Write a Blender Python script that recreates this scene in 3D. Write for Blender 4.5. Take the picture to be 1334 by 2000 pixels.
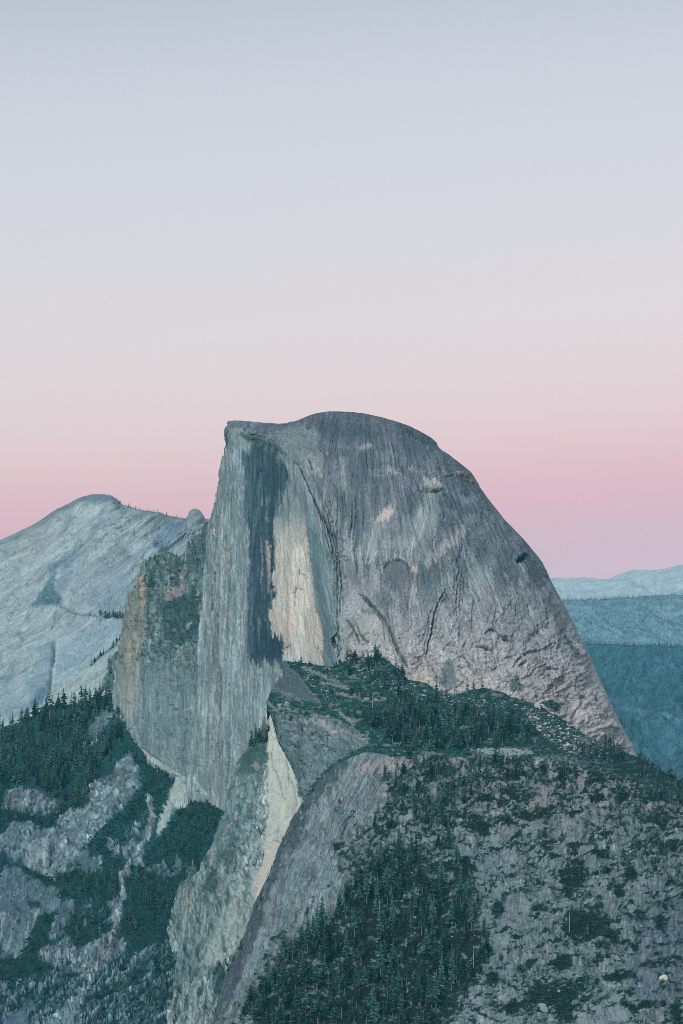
import bpy, math
import numpy as np

for o in list(bpy.data.objects):
    bpy.data.objects.remove(o)
scene = bpy.context.scene
COLL = scene.collection

# ------------------------------------------------------------------ camera
F_PX, TILT = 5730.0, math.radians(5.23)          # focal length in units of the 1334 x 2000 survey chart
cam_d = bpy.data.cameras.new('camera')
cam_d.sensor_fit = 'VERTICAL'
cam_d.sensor_height = 24.0
cam_d.lens = 24.0 * F_PX / 2000.0
cam_d.clip_start, cam_d.clip_end = 1.0, 80000.0
cam = bpy.data.objects.new('camera', cam_d)
COLL.objects.link(cam)
cam.rotation_euler = (math.pi / 2 + TILT, 0, 0)
scene.camera = cam

# ------------------------------------------------------------------ sky: dusk, pink band low in the east, brighter west
SUN_ELEV, SUN_AZ = math.radians(20.0), math.radians(197.0)   # compass style, 0 = +Y, clockwise
def lin(c):
    c = np.asarray(c, float) / 255.0
    return np.where(c <= 0.04045, c / 12.92, ((c + 0.055) / 1.055) ** 2.4)

world = bpy.data.worlds.new('World')
scene.world = world
world.use_nodes = True
nt = world.node_tree
nt.nodes.clear()
N = nt.nodes.new
L = nt.links.new
out = N('ShaderNodeOutputWorld')
tc = N('ShaderNodeTexCoord')
sep = N('ShaderNodeSeparateXYZ')
L(tc.outputs['Generated'], sep.inputs[0])
asn = N('ShaderNodeMath'); asn.operation = 'ARCSINE'
L(sep.outputs['Z'], asn.inputs[0])
elev = N('ShaderNodeMath'); elev.operation = 'MULTIPLY'     # elevation, 0..1 over 20 degrees
skew = N('ShaderNodeMath'); skew.operation = 'MULTIPLY_ADD'      # the pink band sinks a little towards the north (left)
L(sep.outputs['X'], skew.inputs[0]); skew.inputs[1].default_value = -0.065; skew.inputs[2].default_value = 0.0035
tilt_e = N('ShaderNodeMath'); tilt_e.operation = 'ADD'
L(asn.outputs[0], tilt_e.inputs[0]); L(skew.outputs[0], tilt_e.inputs[1])
L(tilt_e.outputs[0], elev.inputs[0]); elev.inputs[1].default_value = 180 / math.pi / 20.0
def ramp(stops, inp):
    r = N('ShaderNodeValToRGB')
    r.color_ramp.interpolation = 'B_SPLINE' if False else 'LINEAR'
    e = r.color_ramp.elements
    while len(e) < len(stops):
        e.new(0.5)
    for k, (p, c) in enumerate(stops):
        e[k].position = p
        e[k].color = (*c, 1)
    L(inp, r.inputs[0])
    return r
EAST = [(0.0, (160, 172, 194)), (2.6, (178, 176, 196)), (3.9, (199, 184, 197)), (4.4, (200, 182, 194)), (4.9, (206, 181, 192)), (5.4, (214, 181, 190)), (5.9, (217, 186, 192)),
        (6.5, (220, 195, 198)), (7.2, (222, 204, 205)), (8.0, (221, 209, 209)), (9.0, (219, 212, 212)), (10.4, (215, 213, 216)), (12.0, (210, 212, 217)), (13.8, (203, 208, 215)), (15.4, (190, 198, 207)), (20.0, (150, 170, 192))]
HAZE_K, HAZE_L, HAZE_TOP = 2.6e-5, np.array([0.045, 0.240, 0.315]), 1330.0
def clear(e, c):
    """tone of the sky above the haze layer that gives the tone c seen through it"""
    T = math.exp(-HAZE_K * min(19000.0, HAZE_TOP / max(math.sin(math.radians(e)), .02)))
    nis = np.array([np.interp(e, [0, 6, 9, 15], v) for v in ([.25, .20, .16, .13], [.30, .27, .22, .185], [.23, .225, .23, .22])]) * 0.5
    return tuple(np.clip((lin(c) - (1 - T) * HAZE_L) / T - nis, 0.02, 3) / 2)
r_e = ramp([(a / 20.0, clear(a, c)) for a, c in EAST], elev.outputs[0])
up = N('ShaderNodeMath'); up.operation = 'MAXIMUM'; up.inputs[1].default_value = 0.0
L(sep.outputs['Z'], up.inputs[0])
r_w = ramp([(0.0, (.46, .37, .33)), (0.12, (.42, .38, .36)), (0.3, (0.29, 0.33, 0.36)), (1.0, (0.16, 0.20, 0.25))], up.outputs[0])
west = N('ShaderNodeMapRange')                     # 0 in the east (+Y), 1 in the west
west.inputs['From Min'].default_value = 0.55; west.inputs['From Max'].default_value = -0.6
L(sep.outputs['Y'], west.inputs['Value'])
zen = N('ShaderNodeMapRange')                      # towards the zenith the eastern bands give way as well
zen.inputs['From Min'].default_value = 0.30; zen.inputs['From Max'].default_value = 0.6
L(sep.outputs['Z'], zen.inputs['Value'])
mx = N('ShaderNodeMath'); mx.operation = 'MAXIMUM'
L(west.outputs[0], mx.inputs[0]); L(zen.outputs[0], mx.inputs[1])
mix = N('ShaderNodeMixRGB')
L(mx.outputs[0], mix.inputs[0]); L(r_e.outputs[0], mix.inputs[1]); L(r_w.outputs[0], mix.inputs[2])
bg = N('ShaderNodeBackground'); bg.inputs['Strength'].default_value = 2.0
L(mix.outputs[0], bg.inputs['Color'])
sky = N('ShaderNodeTexSky'); sky.sky_type = 'NISHITA'; sky.sun_disc = False
sky.sun_elevation = SUN_ELEV; sky.sun_rotation = SUN_AZ
bg2 = N('ShaderNodeBackground'); bg2.inputs['Strength'].default_value = 0.025
L(sky.outputs[0], bg2.inputs['Color'])
add = N('ShaderNodeAddShader')
L(bg.outputs[0], add.inputs[0]); L(bg2.outputs[0], add.inputs[1])
L(add.outputs[0], out.inputs['Surface'])

sun_d = bpy.data.lights.new('sun', 'SUN')
sun_d.energy = 3.5
sun_d.angle = math.radians(12)
sun_d.color = (1.0, 0.93, 0.89)
sun = bpy.data.objects.new('sun', sun_d)
COLL.objects.link(sun)
# lamp travels away from the sunset
sd = (math.sin(SUN_AZ) * math.cos(SUN_ELEV), math.cos(SUN_AZ) * math.cos(SUN_ELEV), math.sin(SUN_ELEV))
from mathutils import Vector
sun.rotation_euler = Vector(sd).to_track_quat('Z', 'Y').to_euler()

scene.view_settings.view_transform = 'Standard'
scene.view_settings.look = 'None'
scene.view_settings.exposure = 0.0
scene.view_settings.gamma = 1.0
scene.view_settings.use_curve_mapping = False
scene.cycles.volume_bounces = 1
scene.cycles.max_bounces = 5
scene.cycles.diffuse_bounces = 2
scene.cycles.use_denoising = False
scene.cycles.pixel_filter_type = 'BLACKMAN_HARRIS'
scene.cycles.filter_width = 0.9

# ------------------------------------------------------------------ survey chart -> place
CT, ST = math.cos(TILT), math.sin(TILT)
def P(px, py, D):
    """bearing (chart units) and distance -> metres in the place"""
    x = (px - 667.0) / F_PX
    u = (1000.0 - py) / F_PX
    dy = CT - u * ST
    k = D / dy
    return np.stack(np.broadcast_arrays(x * k, D, (ST + u * CT) * k), -1)

# ------------------------------------------------------------------ noise
def _h(ix, iy, seed):
    h = (ix.astype(np.int64) * 374761393 + iy.astype(np.int64) * 668265263 + seed * 1442695041) & 0xFFFFFFFF
    h = ((h ^ (h >> 13)) * 1274126177) & 0xFFFFFFFF
    h = ((h ^ (h >> 16)) * 2246822519) & 0xFFFFFFFF
    return (h ^ (h >> 15)) & 0xFFFF
_ANG = np.linspace(0, 2 * np.pi, 65536, endpoint=False)
_C, _S = np.cos(_ANG), np.sin(_ANG)
def perlin(x, y, seed=0):
    x, y = np.broadcast_arrays(np.asarray(x, float), np.asarray(y, float))
    x0, y0 = np.floor(x), np.floor(y)
    fx, fy = x - x0, y - y0
    ix, iy = x0.astype(np.int64), y0.astype(np.int64)
    def g(a, b, dx, dy):
        h = _h(ix + a, iy + b, seed)
        return _C[h] * dx + _S[h] * dy
    u = fx * fx * fx * (fx * (fx * 6 - 15) + 10)
    v = fy * fy * fy * (fy * (fy * 6 - 15) + 10)
    a = g(0, 0, fx, fy) * (1 - u) + g(1, 0, fx - 1, fy) * u
    b = g(0, 1, fx, fy - 1) * (1 - u) + g(1, 1, fx - 1, fy - 1) * u
    return (a * (1 - v) + b * v) * 1.5
def fbm(x, y, seed=0, o=4, gain=0.58, lac=2.17):
    s, a, t = 0.0, 1.0, 0.0
    x, y = np.broadcast_arrays(np.asarray(x, float), np.asarray(y, float))
    w = perlin(x * 0.43 + 9.1, y * 0.43 + 4.7, seed + 301)
    x, y = x + 0.9 * w, y + 0.9 * perlin(x * 0.47 + 2.3, y * 0.47 + 7.9, seed + 302)
    s = 0.55 * w; t = 0.35
    for k in range(o):
        s = s + a * perlin(x, y, seed + 17 * k)
        t += a
        a *= gain
        x, y = x * lac + 3.1, y * lac + 1.7
    return s / t * 1.35
def ridged(x, y, seed=0, o=3):
    s, a, t = 0.0, 1.0, 0.0
    for k in range(o):
        s = s + a * (1 - np.minimum(1, np.abs(perlin(x, y, seed + 13 * k)) * 1.8))
        t += a
        a *= 0.5
        x, y = x * 2.07 + 5.3, y * 2.07 + 2.9
    return s / t
def worley(x, y, seed=0):
    """F1, F2-F1 and a random value per cell"""
    x, y = np.broadcast_arrays(np.asarray(x, float), np.asarray(y, float))
    ix, iy = np.floor(x).astype(np.int64), np.floor(y).astype(np.int64)
    f1 = np.full(x.shape, 9.0); f2 = f1.copy(); idv = np.zeros(x.shape)
    for a in (-1, 0, 1):
        for b in (-1, 0, 1):
            hx = _h(ix + a, iy + b, seed) / 65536.0
            hy = _h(ix + a, iy + b, seed + 91) / 65536.0
            d = np.hypot(ix + a + hx - x, iy + b + hy - y)
            c = d < f1
            f2 = np.where(c, f1, np.minimum(f2, d))
            idv = np.where(c, hx, idv)
            f1 = np.where(c, d, f1)
    return f1, f2 - f1, idv
def facet(x, y, seed=0, oct=3, gain=.5):
    """broken faces: every cell is a small plane of its own height and tilt; gives height, tone per cell and distance to joints"""
    h, tone, amp = 0.0, 0.0, 1.0
    x, y = np.broadcast_arrays(np.asarray(x, float), np.asarray(y, float))
    x = x + .45 * perlin(x * .9, y * .9, seed + 3) + .12 * perlin(x * 3, y * 3, seed + 4)
    y = y + .45 * perlin(x * .9 + 5, y * .9, seed + 5)
    edge = None
    for k in range(oct):
        ix, iy = np.floor(x).astype(np.int64), np.floor(y).astype(np.int64)
        f1 = np.full(x.shape, 9.0); f2 = f1.copy(); hx_ = np.zeros(x.shape); val = np.zeros(x.shape)
        for a in (-1, 0, 1):
            for b in (-1, 0, 1):
                q = _h(ix + a, iy + b, seed + 71 * k)
                qx = q / 65536.0; qy = _h(ix + a, iy + b, seed + 71 * k + 19) / 65536.0
                dx, dy = x - ix - a - qx, y - iy - b - qy
                d = dx * dx + dy * dy
                c = d < f1
                f2 = np.where(c, f1, np.minimum(f2, d)); f1 = np.where(c, d, f1)
                val = np.where(c, ((q * 7) & 0xFFFF) / 65536.0 - .5 + ((((q * 13) & 0xFFFF) / 32768.0 - 1) * dx + (((q * 29) & 0xFFFF) / 32768.0 - 1) * dy) * .8, val)
                hx_ = np.where(c, qx - .5, hx_)
        h = h + amp * val; tone = tone + amp * hx_
        if edge is None: edge = np.sqrt(f2) - np.sqrt(f1)
        amp *= gain; x, y = x * 2.3 + 1.7, y * 2.3 + 4.1
    return h, tone, edge
def sstep(a, b, x):
    t = np.clip((x - a) / (b - a), 0, 1)
    return t * t * (3 - 2 * t)
def curve(pts):
    p = np.array(pts, float)
    def f(t):
        return np.interp(t, p[:, 0], p[:, 1])
    return f
def hard(x, k=2.0):
    return np.tanh(k * x)
def cracks(x, y, seed, w=.09):  # joint mask for dark lichen and painted-in crevice shade
    return sstep(w, 0, worley(x + .35 * perlin(x * 1.7, y * 1.7, seed + 5), y + .35 * perlin(x * 1.7 + 7, y * 1.7, seed + 6), seed)[1])
def smooth_curve(pts, w=5.0):
    f = curve(pts)
    def g(t):
        t = np.asarray(t, float)
        return sum(f(t + d * w) for d in (-1, -0.5, 0, 0.5, 1)) / 5.0
    return g
def tps(pts, lam=1e-3):
    p = np.array(pts, float)
    xy = p[:, :2] / 300.0
    n = len(p)
    def U(r2):
        return r2 * np.log(r2 + 1e-9)
    K = U(((xy[:, None] - xy[None]) ** 2).sum(-1)) + lam * np.eye(n)
    Q = np.c_[np.ones(n), xy]
    A = np.block([[K, Q], [Q.T, np.zeros((3, 3))]])
    w = np.linalg.solve(A, np.r_[p[:, 2], 0, 0, 0])
    def f(px, py):
        px, py = np.broadcast_arrays(np.asarray(px, float), np.asarray(py, float))
        x, y = px / 300.0, py / 300.0
        s = w[n] + w[n + 1] * x + w[n + 2] * y
        for k in range(n):
            s = s + w[k] * U((x - xy[k, 0]) ** 2 + (y - xy[k, 1]) ** 2)
        return s
    return f

# ------------------------------------------------------------------ polylines and patches on a chart
def seg_dist(px, py, pts):
    """distance to a polyline, signed side, position along it 0..1"""
    best = np.full(px.shape, 1e9); side = np.ones(px.shape); along = np.zeros(px.shape)
    n = len(pts) - 1
    for k in range(n):
        (ax, ay), (bx, by) = pts[k][:2], pts[k + 1][:2]
        dx, dy = bx - ax, by - ay
        l2 = dx * dx + dy * dy + 1e-9
        t = np.clip(((px - ax) * dx + (py - ay) * dy) / l2, 0, 1)
        ex, ey = px - ax - t * dx, py - ay - t * dy
        d = np.hypot(ex, ey)
        c = d < best
        best = np.where(c, d, best)
        side = np.where(c, np.sign(dx * ey - dy * ex), side)
        along = np.where(c, (k + t) / n, along)
    return best, side, along
def inside(px, py, poly):
    r = np.zeros(px.shape, bool)
    n = len(poly)
    for k in range(n):
        (ax, ay), (bx, by) = poly[k], poly[(k + 1) % n]
        if ay == by:
            continue
        c = ((ay > py) != (by > py)) & (px < (bx - ax) * (py - ay) / (by - ay) + ax)
        r ^= c
    return r

class Chart:
    """colours and relief of one face of rock or slope while it is being modelled"""
    def __init__(s, px, py, seed, wob=3.0):
        s.px, s.py = px, py
        s.wx = px + wob * (fbm(px / 11, py / 11, seed + 500, 3) + 0.5 * perlin(px / 3.5, py / 3.5, seed + 503))
        s.wy = py + wob * (fbm(px / 11, py / 11, seed + 501, 3) + 0.5 * perlin(px / 3.5, py / 3.5, seed + 504))
        s.col = np.zeros(px.shape + (3,))
        s.disp = np.zeros(px.shape)
        s.seed = seed
        s.tex = fbm(px / 6, py / 5, seed + 505, 4)
        s.tex2 = fbm(px / 3.2, py / 2.8, seed + 506, 3)
        s.rag = 2.2
        s.blotch = fbm(px / 10, py / 9, seed + 507, 3)
    def fill(s, c):
        s.col[...] = np.array(c, float)
    def _win(s, pts, m):
        xs = [p[0] for p in pts]; ys = [p[1] for p in pts]
        w = (s.px > min(xs) - m) & (s.px < max(xs) + m) & (s.py > min(ys) - m) & (s.py < max(ys) + m)
        i = np.where(w.any(1))[0]; j = np.where(w.any(0))[0]
        if len(i) == 0:
            return None
        return slice(i[0], i[-1] + 1), slice(j[0], j[-1] + 1)
    def mix(s, sl, m, c):
        s.col[sl] = s.col[sl] * (1 - m[..., None]) + np.array(c, float) * m[..., None]
    def paint(s, m, c):
        s.mix((slice(None), slice(None)), m, c)
    def stroke(s, pts, w, c, a=1.0, soft=2.0, warp=True):
        sl = s._win(pts, w + soft + 10)
        if sl is None: return
        x, y = (s.wx[sl], s.wy[sl]) if warp else (s.px[sl], s.py[sl])
        d, _, _ = seg_dist(x, y, pts)
        d = d + (s.rag * s.tex[sl] + .8 * s.tex2[sl]) * min(1.0, .3 + w / 5) * (1.0 if warp else .3)
        s.mix(sl, a * sstep(w + .6 * soft, max(0, w - .6 * soft), d) * np.clip(.82 + .38 * s.tex[sl] + .25 * s.tex2[sl], .25, 1), c)
    def blob(s, cx, cy, rx, ry, c, a=1.0, ang=0.0, soft=0.5):
        R = max(rx, ry) * 1.6 + 10
        sl = s._win([(cx, cy)], R)
        if sl is None: return
        x, y = s.wx[sl] - cx, s.wy[sl] - cy
        ca, sa = math.cos(ang), math.sin(ang)
        u, v = (x * ca + y * sa) / rx, (-x * sa + y * ca) / ry
        n = 0.4 * fbm(s.px[sl] / (0.7 * rx + 3), s.py[sl] / (0.7 * ry + 3), s.seed + 77, 3) + .32 * s.tex[sl] + .12 * s.tex2[sl]
        s.mix(sl, a * sstep(1 + .7 * soft, 1 - .7 * soft, np.hypot(u, v) + n) * np.clip(.85 + .4 * s.tex[sl], .3, 1), c)
    def poly(s, pts, c, a=1.0, soft=3.0, tex=None):
        sl = s._win(pts, soft + 12)
        if sl is None: return
        x, y = s.wx[sl], s.wy[sl]
        d, _, _ = seg_dist(x, y, list(pts) + [pts[0]])
        d = np.where(inside(x, y, pts), d, -d)
        d = d + (s.rag * 1.5 * s.tex[sl] + 1.0 * s.tex2[sl] + .8 * s.rag * s.blotch[sl]) * min(1.0, soft / 3)
        m = a * sstep(-.5 * soft, .5 * soft, d) * np.clip(.9 + .3 * s.tex[sl] + .15 * s.tex2[sl], .3, 1)
        if tex is not None:
            m = m * tex[sl]
        s.mix(sl, m, c)
    def groove(s, pts, w, depth, dark=0.0, c=(50, 75, 82)):
        sl = s._win(pts, w * 3 + 10)
        if sl is None: return
        x = s.px[sl] + 0.35 * (s.wx[sl] - s.px[sl]); y = s.py[sl] + 0.35 * (s.wy[sl] - s.py[sl])
        d, _, t = seg_dist(x, y, pts)
        w = w * .72 * np.clip(.9 + .7 * s.blotch[sl], .5, 1.5)
        e = np.exp(-(d / w) ** 2) * sstep(0, 0.12, t) * sstep(1.0, 0.8, t) * np.clip(.95 + .5 * s.blotch[sl] + .3 * s.tex[sl], .4, 1)
        s.disp[sl] -= 1.5 * depth * e
        if dark:
            s.mix(sl, min(1, dark * 1.15) * e, c)  # dark lichen tone, also painted in for weak crevice shade
    def flake(s, pts, h, reach):
        """a sheet of rock that ends along the line; it stands proud on the right-hand side (chart sense)"""
        sl = s._win(pts, reach * 3 + 6)
        if sl is None: return
        x = s.px[sl] + 0.4 * (s.wx[sl] - s.px[sl]); y = s.py[sl] + 0.4 * (s.wy[sl] - s.py[sl])
        d, sd_, t = seg_dist(x, y, pts)
        ed = sstep(0, 0.12, t) * sstep(1, 0.88, t)
        s.disp[sl] += 1.9 * h * ed * np.where(sd_ > 0, np.exp(-d / reach), -0.35 * np.exp(-d / (0.3 * reach)))

# ------------------------------------------------------------------ materials
def new_mat(name):
    m = bpy.data.materials.new(name)
    m.use_nodes = True
    return m, m.node_tree.nodes, m.node_tree.links
def rock_mat(name, grain, bump, amp=0.22):
    m, n, l = new_mat(name)
    b = n['Principled BSDF']
    b.inputs['Roughness'].default_value = 0.93
    b.inputs['Specular IOR Level'].default_value = 0.08
    at = n.new('ShaderNodeAttribute'); at.attribute_name = 'Col'
    co = n.new('ShaderNodeTexCoord')
    nz = n.new('ShaderNodeTexNoise'); nz.inputs['Scale'].default_value = 1.0 / grain
    nz.inputs['Detail'].default_value = 5; nz.inputs['Roughness'].default_value = 0.65
    l.new(co.outputs['Object'], nz.inputs['Vector'])
    mr = n.new('ShaderNodeMapRange')
    mr.inputs['From Min'].default_value = 0.3; mr.inputs['From Max'].default_value = 0.7
    mr.inputs['To Min'].default_value = 1 - amp; mr.inputs['To Max'].default_value = 1 + amp
    l.new(nz.outputs['Fac'], mr.inputs['Value'])
    vm = n.new('ShaderNodeVectorMath'); vm.operation = 'SCALE'
    l.new(at.outputs['Color'], vm.inputs[0]); l.new(mr.outputs[0], vm.inputs['Scale'])
    l.new(vm.outputs[0], b.inputs['Base Color'])
    bp = n.new('ShaderNodeBump'); bp.inputs['Strength'].default_value = 0.8; bp.inputs['Distance'].default_value = bump
    l.new(nz.outputs['Fac'], bp.inputs['Height']); l.new(bp.outputs[0], b.inputs['Normal'])
    return m
def leaf_mat(name, rough=0.8):
    m, n, l = new_mat(name)
    b = n['Principled BSDF']
    b.inputs['Roughness'].default_value = rough
    b.inputs['Specular IOR Level'].default_value = 0.03
    at = n.new('ShaderNodeAttribute'); at.attribute_name = 'Col'
    co = n.new('ShaderNodeTexCoord')
    nz = n.new('ShaderNodeTexNoise'); nz.inputs['Scale'].default_value = 0.6; nz.inputs['Detail'].default_value = 3
    l.new(co.outputs['Object'], nz.inputs['Vector'])
    mr = n.new('ShaderNodeMapRange'); mr.inputs['To Min'].default_value = 0.55; mr.inputs['To Max'].default_value = 1.45
    l.new(nz.outputs['Fac'], mr.inputs['Value'])
    vm = n.new('ShaderNodeVectorMath'); vm.operation = 'SCALE'
    l.new(at.outputs['Color'], vm.inputs[0]); l.new(mr.outputs[0], vm.inputs['Scale'])
    l.new(vm.outputs[0], b.inputs['Base Color'])
    return m
M_ROCK = rock_mat('granite', 1.6, 0.5)
M_ROCK_FAR = rock_mat('far_granite', 6.0, 2.0)
M_SOIL = rock_mat('slope_granite_and_soil', 1.3, 0.45, 0.3)
M_LEAF = leaf_mat('conifer_needles')
M_BARK = leaf_mat('bark', 0.9)
M_SHRUB = leaf_mat('shrub_leaves')

# ------------------------------------------------------------------ meshes
def tag(o, label=None, cat=None, group=None, kind=None):
    if label: o['label'] = label
    if cat: o['category'] = cat
    if group: o['group'] = group
    if kind: o['kind'] = kind
    return o
def raw_mesh(name, V, Q, C=None, smooth=False, mat=None):
    me = bpy.data.meshes.new(name)
    V = np.ascontiguousarray(V, np.float32); Q = np.ascontiguousarray(Q, np.int32)
    me.vertices.add(len(V)); me.vertices.foreach_set('co', V.ravel())
    me.loops.add(Q.size); me.loops.foreach_set('vertex_index', Q.ravel())
    me.polygons.add(len(Q)); me.polygons.foreach_set('loop_start', np.arange(0, Q.size, Q.shape[1], dtype=np.int32))
    me.update(calc_edges=True)
    me.polygons.foreach_set('use_smooth', np.full(len(Q), smooth))
    if C is not None:
        a = me.color_attributes.new('Col', 'FLOAT_COLOR', 'POINT')
        a.data.foreach_set('color', np.c_[C, np.ones(len(C))].astype(np.float32).ravel())
    if mat: me.materials.append(mat)
    me.validate()
    return me
def link(name, me, parent=None):
    o = bpy.data.objects.new(name, me)
    COLL.objects.link(o)
    if parent: o.parent = parent
    return o

# light that reaches the rock, and the air in front of it, used to turn surveyed tones into base colours
E_LIGHT = np.array([1.30, 1.28, 1.30])
def albedo(col255, D):
    T = np.exp(-HAZE_K * D)[..., None]
    a = (lin(np.clip(col255, 0, 255)) - (1 - T) * HAZE_L) / (T * E_LIGHT)
    return np.clip(a, 0.012, 0.75)

class Sheet:
    """a continuous surface; axis 'x' = columns between an upper and a lower line, axis 'y' = rows between a left and a right line"""
    def __init__(s, axis, main, lo, hi, n, depth, modeller, seed, wob=3.0):
        s.axis, s.lo, s.hi, s.main = axis, lo, hi, main
        t = np.linspace(0, 1, n)
        a, b = lo(main), hi(main)
        other = a[:, None] + (b - a)[:, None] * t[None]
        m = np.broadcast_to(main[:, None], other.shape)
        px, py = (m, other) if axis == 'x' else (other, m)
        s.px, s.py = px.copy(), py.copy()
        D = depth(s.px, s.py)
        ch = Chart(s.px, s.py, seed, wob)
        modeller(ch, D)
        p0 = P(s.px, s.py, D)
        du = np.gradient(p0, axis=0); dv = np.gradient(p0, axis=1)
        nn = np.cross(du, dv)
        nn /= np.linalg.norm(nn, axis=-1, keepdims=True) + 1e-9
        flip = np.sign((nn * -p0).sum(-1).mean())
        s.flip = flip
        nn *= flip
        s.pts = p0 + nn * ch.disp[..., None]
        s.col = albedo(ch.col, D)
        s.D = D
    def build(s, name, mat, back=0.0, drop=0.4, parent=None, tail=0.0):
        pts, col = s.pts, s.col
        if back:
            rows = []
            for f in (1.0, 0.45, 0.12):
                r = pts[:, 0].copy()
                r[:, 1] += back * f
                r[:, 2] -= back * drop * f * f
                if s.axis == 'y':
                    r[:, 2] += back * drop * f * f
                    r[:, 0] += back * drop * f * f
                rows.append(r)
            pts = np.concatenate([np.stack(rows, 1), pts], 1)
            col = np.concatenate([np.repeat(col[:, :1], 3, 1), col], 1)
        if tail:
            r = pts[:, -1].copy(); r[:, 2] -= tail
            pts = np.concatenate([pts, r[:, None]], 1); col = np.concatenate([col, col[:, -1:]], 1)
        a, b = pts.shape[:2]
        idx = np.arange(a * b).reshape(a, b)
        Q = np.stack([idx[:-1, :-1], idx[1:, :-1], idx[1:, 1:], idx[:-1, 1:]], -1).reshape(-1, 4)
        if s.flip < 0: Q = Q[:, ::-1]
        me = raw_mesh(name, pts.reshape(-1, 3), Q, col.reshape(-1, 3), True, mat)
        return link(name, me, parent)
    def at(s, px, py):
        """points of the finished surface"""
        px, py = np.asarray(px, float), np.asarray(py, float)
        q, r = (px, py) if s.axis == 'x' else (py, px)
        i = np.interp(q, s.main, np.arange(len(s.main)))
        a, b = s.lo(q), s.hi(q)
        j = np.clip((r - a) / (b - a), 0, 1) * (s.pts.shape[1] - 1)
        i0 = np.clip(i.astype(int), 0, s.pts.shape[0] - 2); j0 = np.clip(j.astype(int), 0, s.pts.shape[1] - 2)
        fi, fj = (i - i0)[:, None], (j - j0)[:, None]
        p = s.pts
        return (p[i0, j0] * (1 - fi) * (1 - fj) + p[i0 + 1, j0] * fi * (1 - fj) + p[i0, j0 + 1] * (1 - fi) * fj + p[i0 + 1, j0 + 1] * fi * fj)
def rough(f, amp, scale, seed):
    return lambda t: f(t) + amp * fbm(np.asarray(t) / scale, 0.37 + 0 * np.asarray(t), seed, 4)

# ================================================================== far country
def ax(a, b, step): return np.arange(a, b + step, step)

def m_far_range(c, D):
    px, py = c.px, c.py
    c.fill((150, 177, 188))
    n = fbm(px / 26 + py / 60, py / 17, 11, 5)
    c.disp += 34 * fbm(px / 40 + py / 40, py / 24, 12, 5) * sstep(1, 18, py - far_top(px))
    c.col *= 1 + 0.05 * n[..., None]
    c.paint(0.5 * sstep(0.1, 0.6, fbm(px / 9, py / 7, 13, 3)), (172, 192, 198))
    c.paint(0.45 * sstep(0.2, 0.6, fbm(px / 13 - py / 20, py / 7, 14, 3)), (136, 168, 182))
    c.blob(1208, 1166, 14, 6, (120, 160, 176), 0.7)
far_top = rough(smooth_curve([(300, 1165), (500, 1128), (700, 1150), (900, 1140), (1000, 1134), (1060, 1131), (1085, 1128), (1110, 1130), (1140, 1128), (1165, 1131), (1190, 1131),
    (1208, 1123), (1235, 1113), (1262, 1114), (1285, 1113), (1308, 1109), (1322, 1104), (1336, 1102), (1370, 1096), (1420, 1104), (1600, 1120), (1800, 1100), (2000, 1130)], 4), 2.0, 16, 5)
S_FAR = Sheet('x', np.concatenate([ax(300, 900, 8.0)[:-1], ax(900, 1400, 2.0), ax(1408, 2000, 8.0)]), far_top, lambda x: 0 * x + 1310, 110, lambda px, py: 16500 - 6.0 * (py - 1110), m_far_range, 21)
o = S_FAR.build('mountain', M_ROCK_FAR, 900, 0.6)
tag(o, 'pale hazy mountain range along the horizon right of the dome', kind='structure')

def m_ridge_a(c, D):
    px, py = c.px, c.py
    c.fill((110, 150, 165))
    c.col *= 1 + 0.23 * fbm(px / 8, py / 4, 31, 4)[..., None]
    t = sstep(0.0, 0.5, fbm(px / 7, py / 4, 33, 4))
    c.disp += 30 * fbm((px - .5 * py) / 44, py / 30, 32, 3) * sstep(2, 40, py - ridge_a_top(px)); c.paint(.5 * sstep(1225, 1256, py), (124, 162, 174))  # foot of the ridge painted lighter for valley haze
    for cx, cy, rx, ry, a in ((1120, 1187, 30, 6, .6), (1140, 1196, 22, 8, .5), (1290, 1190, 26, 5, .8), (1305, 1200, 22, 5, .8), (1325, 1174, 16, 4, .6),
                              (1278, 1212, 8, 5, .5), (1118, 1205, 14, 4, .5), (1200, 1250, 80, 4, .35)):
        c.blob(cx, cy, rx, ry, (140, 168, 180), a * 0.9)
ridge_a_top = rough(smooth_curve([(400, 1200), (650, 1180), (880, 1176), (1040, 1173), (1100, 1172), (1150, 1171), (1200, 1169), (1262, 1164), (1334, 1161), (1420, 1156), (1600, 1160), (1900, 1175)], 6), 2.6, 22, 6)
S_RA = Sheet('x', np.concatenate([ax(400, 1000, 8.0)[:-1], ax(1000, 1440, 2.0), ax(1448, 1900, 8.0)]), ridge_a_top, lambda x: 0 * x + 1300, 90, lambda px, py: 13300 - 11.0 * (py - 1160), m_ridge_a, 22)
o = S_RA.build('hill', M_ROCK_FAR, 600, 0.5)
tag(o, 'blue forested ridge with pale rock clearings under the far mountain range', kind='structure')

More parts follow.
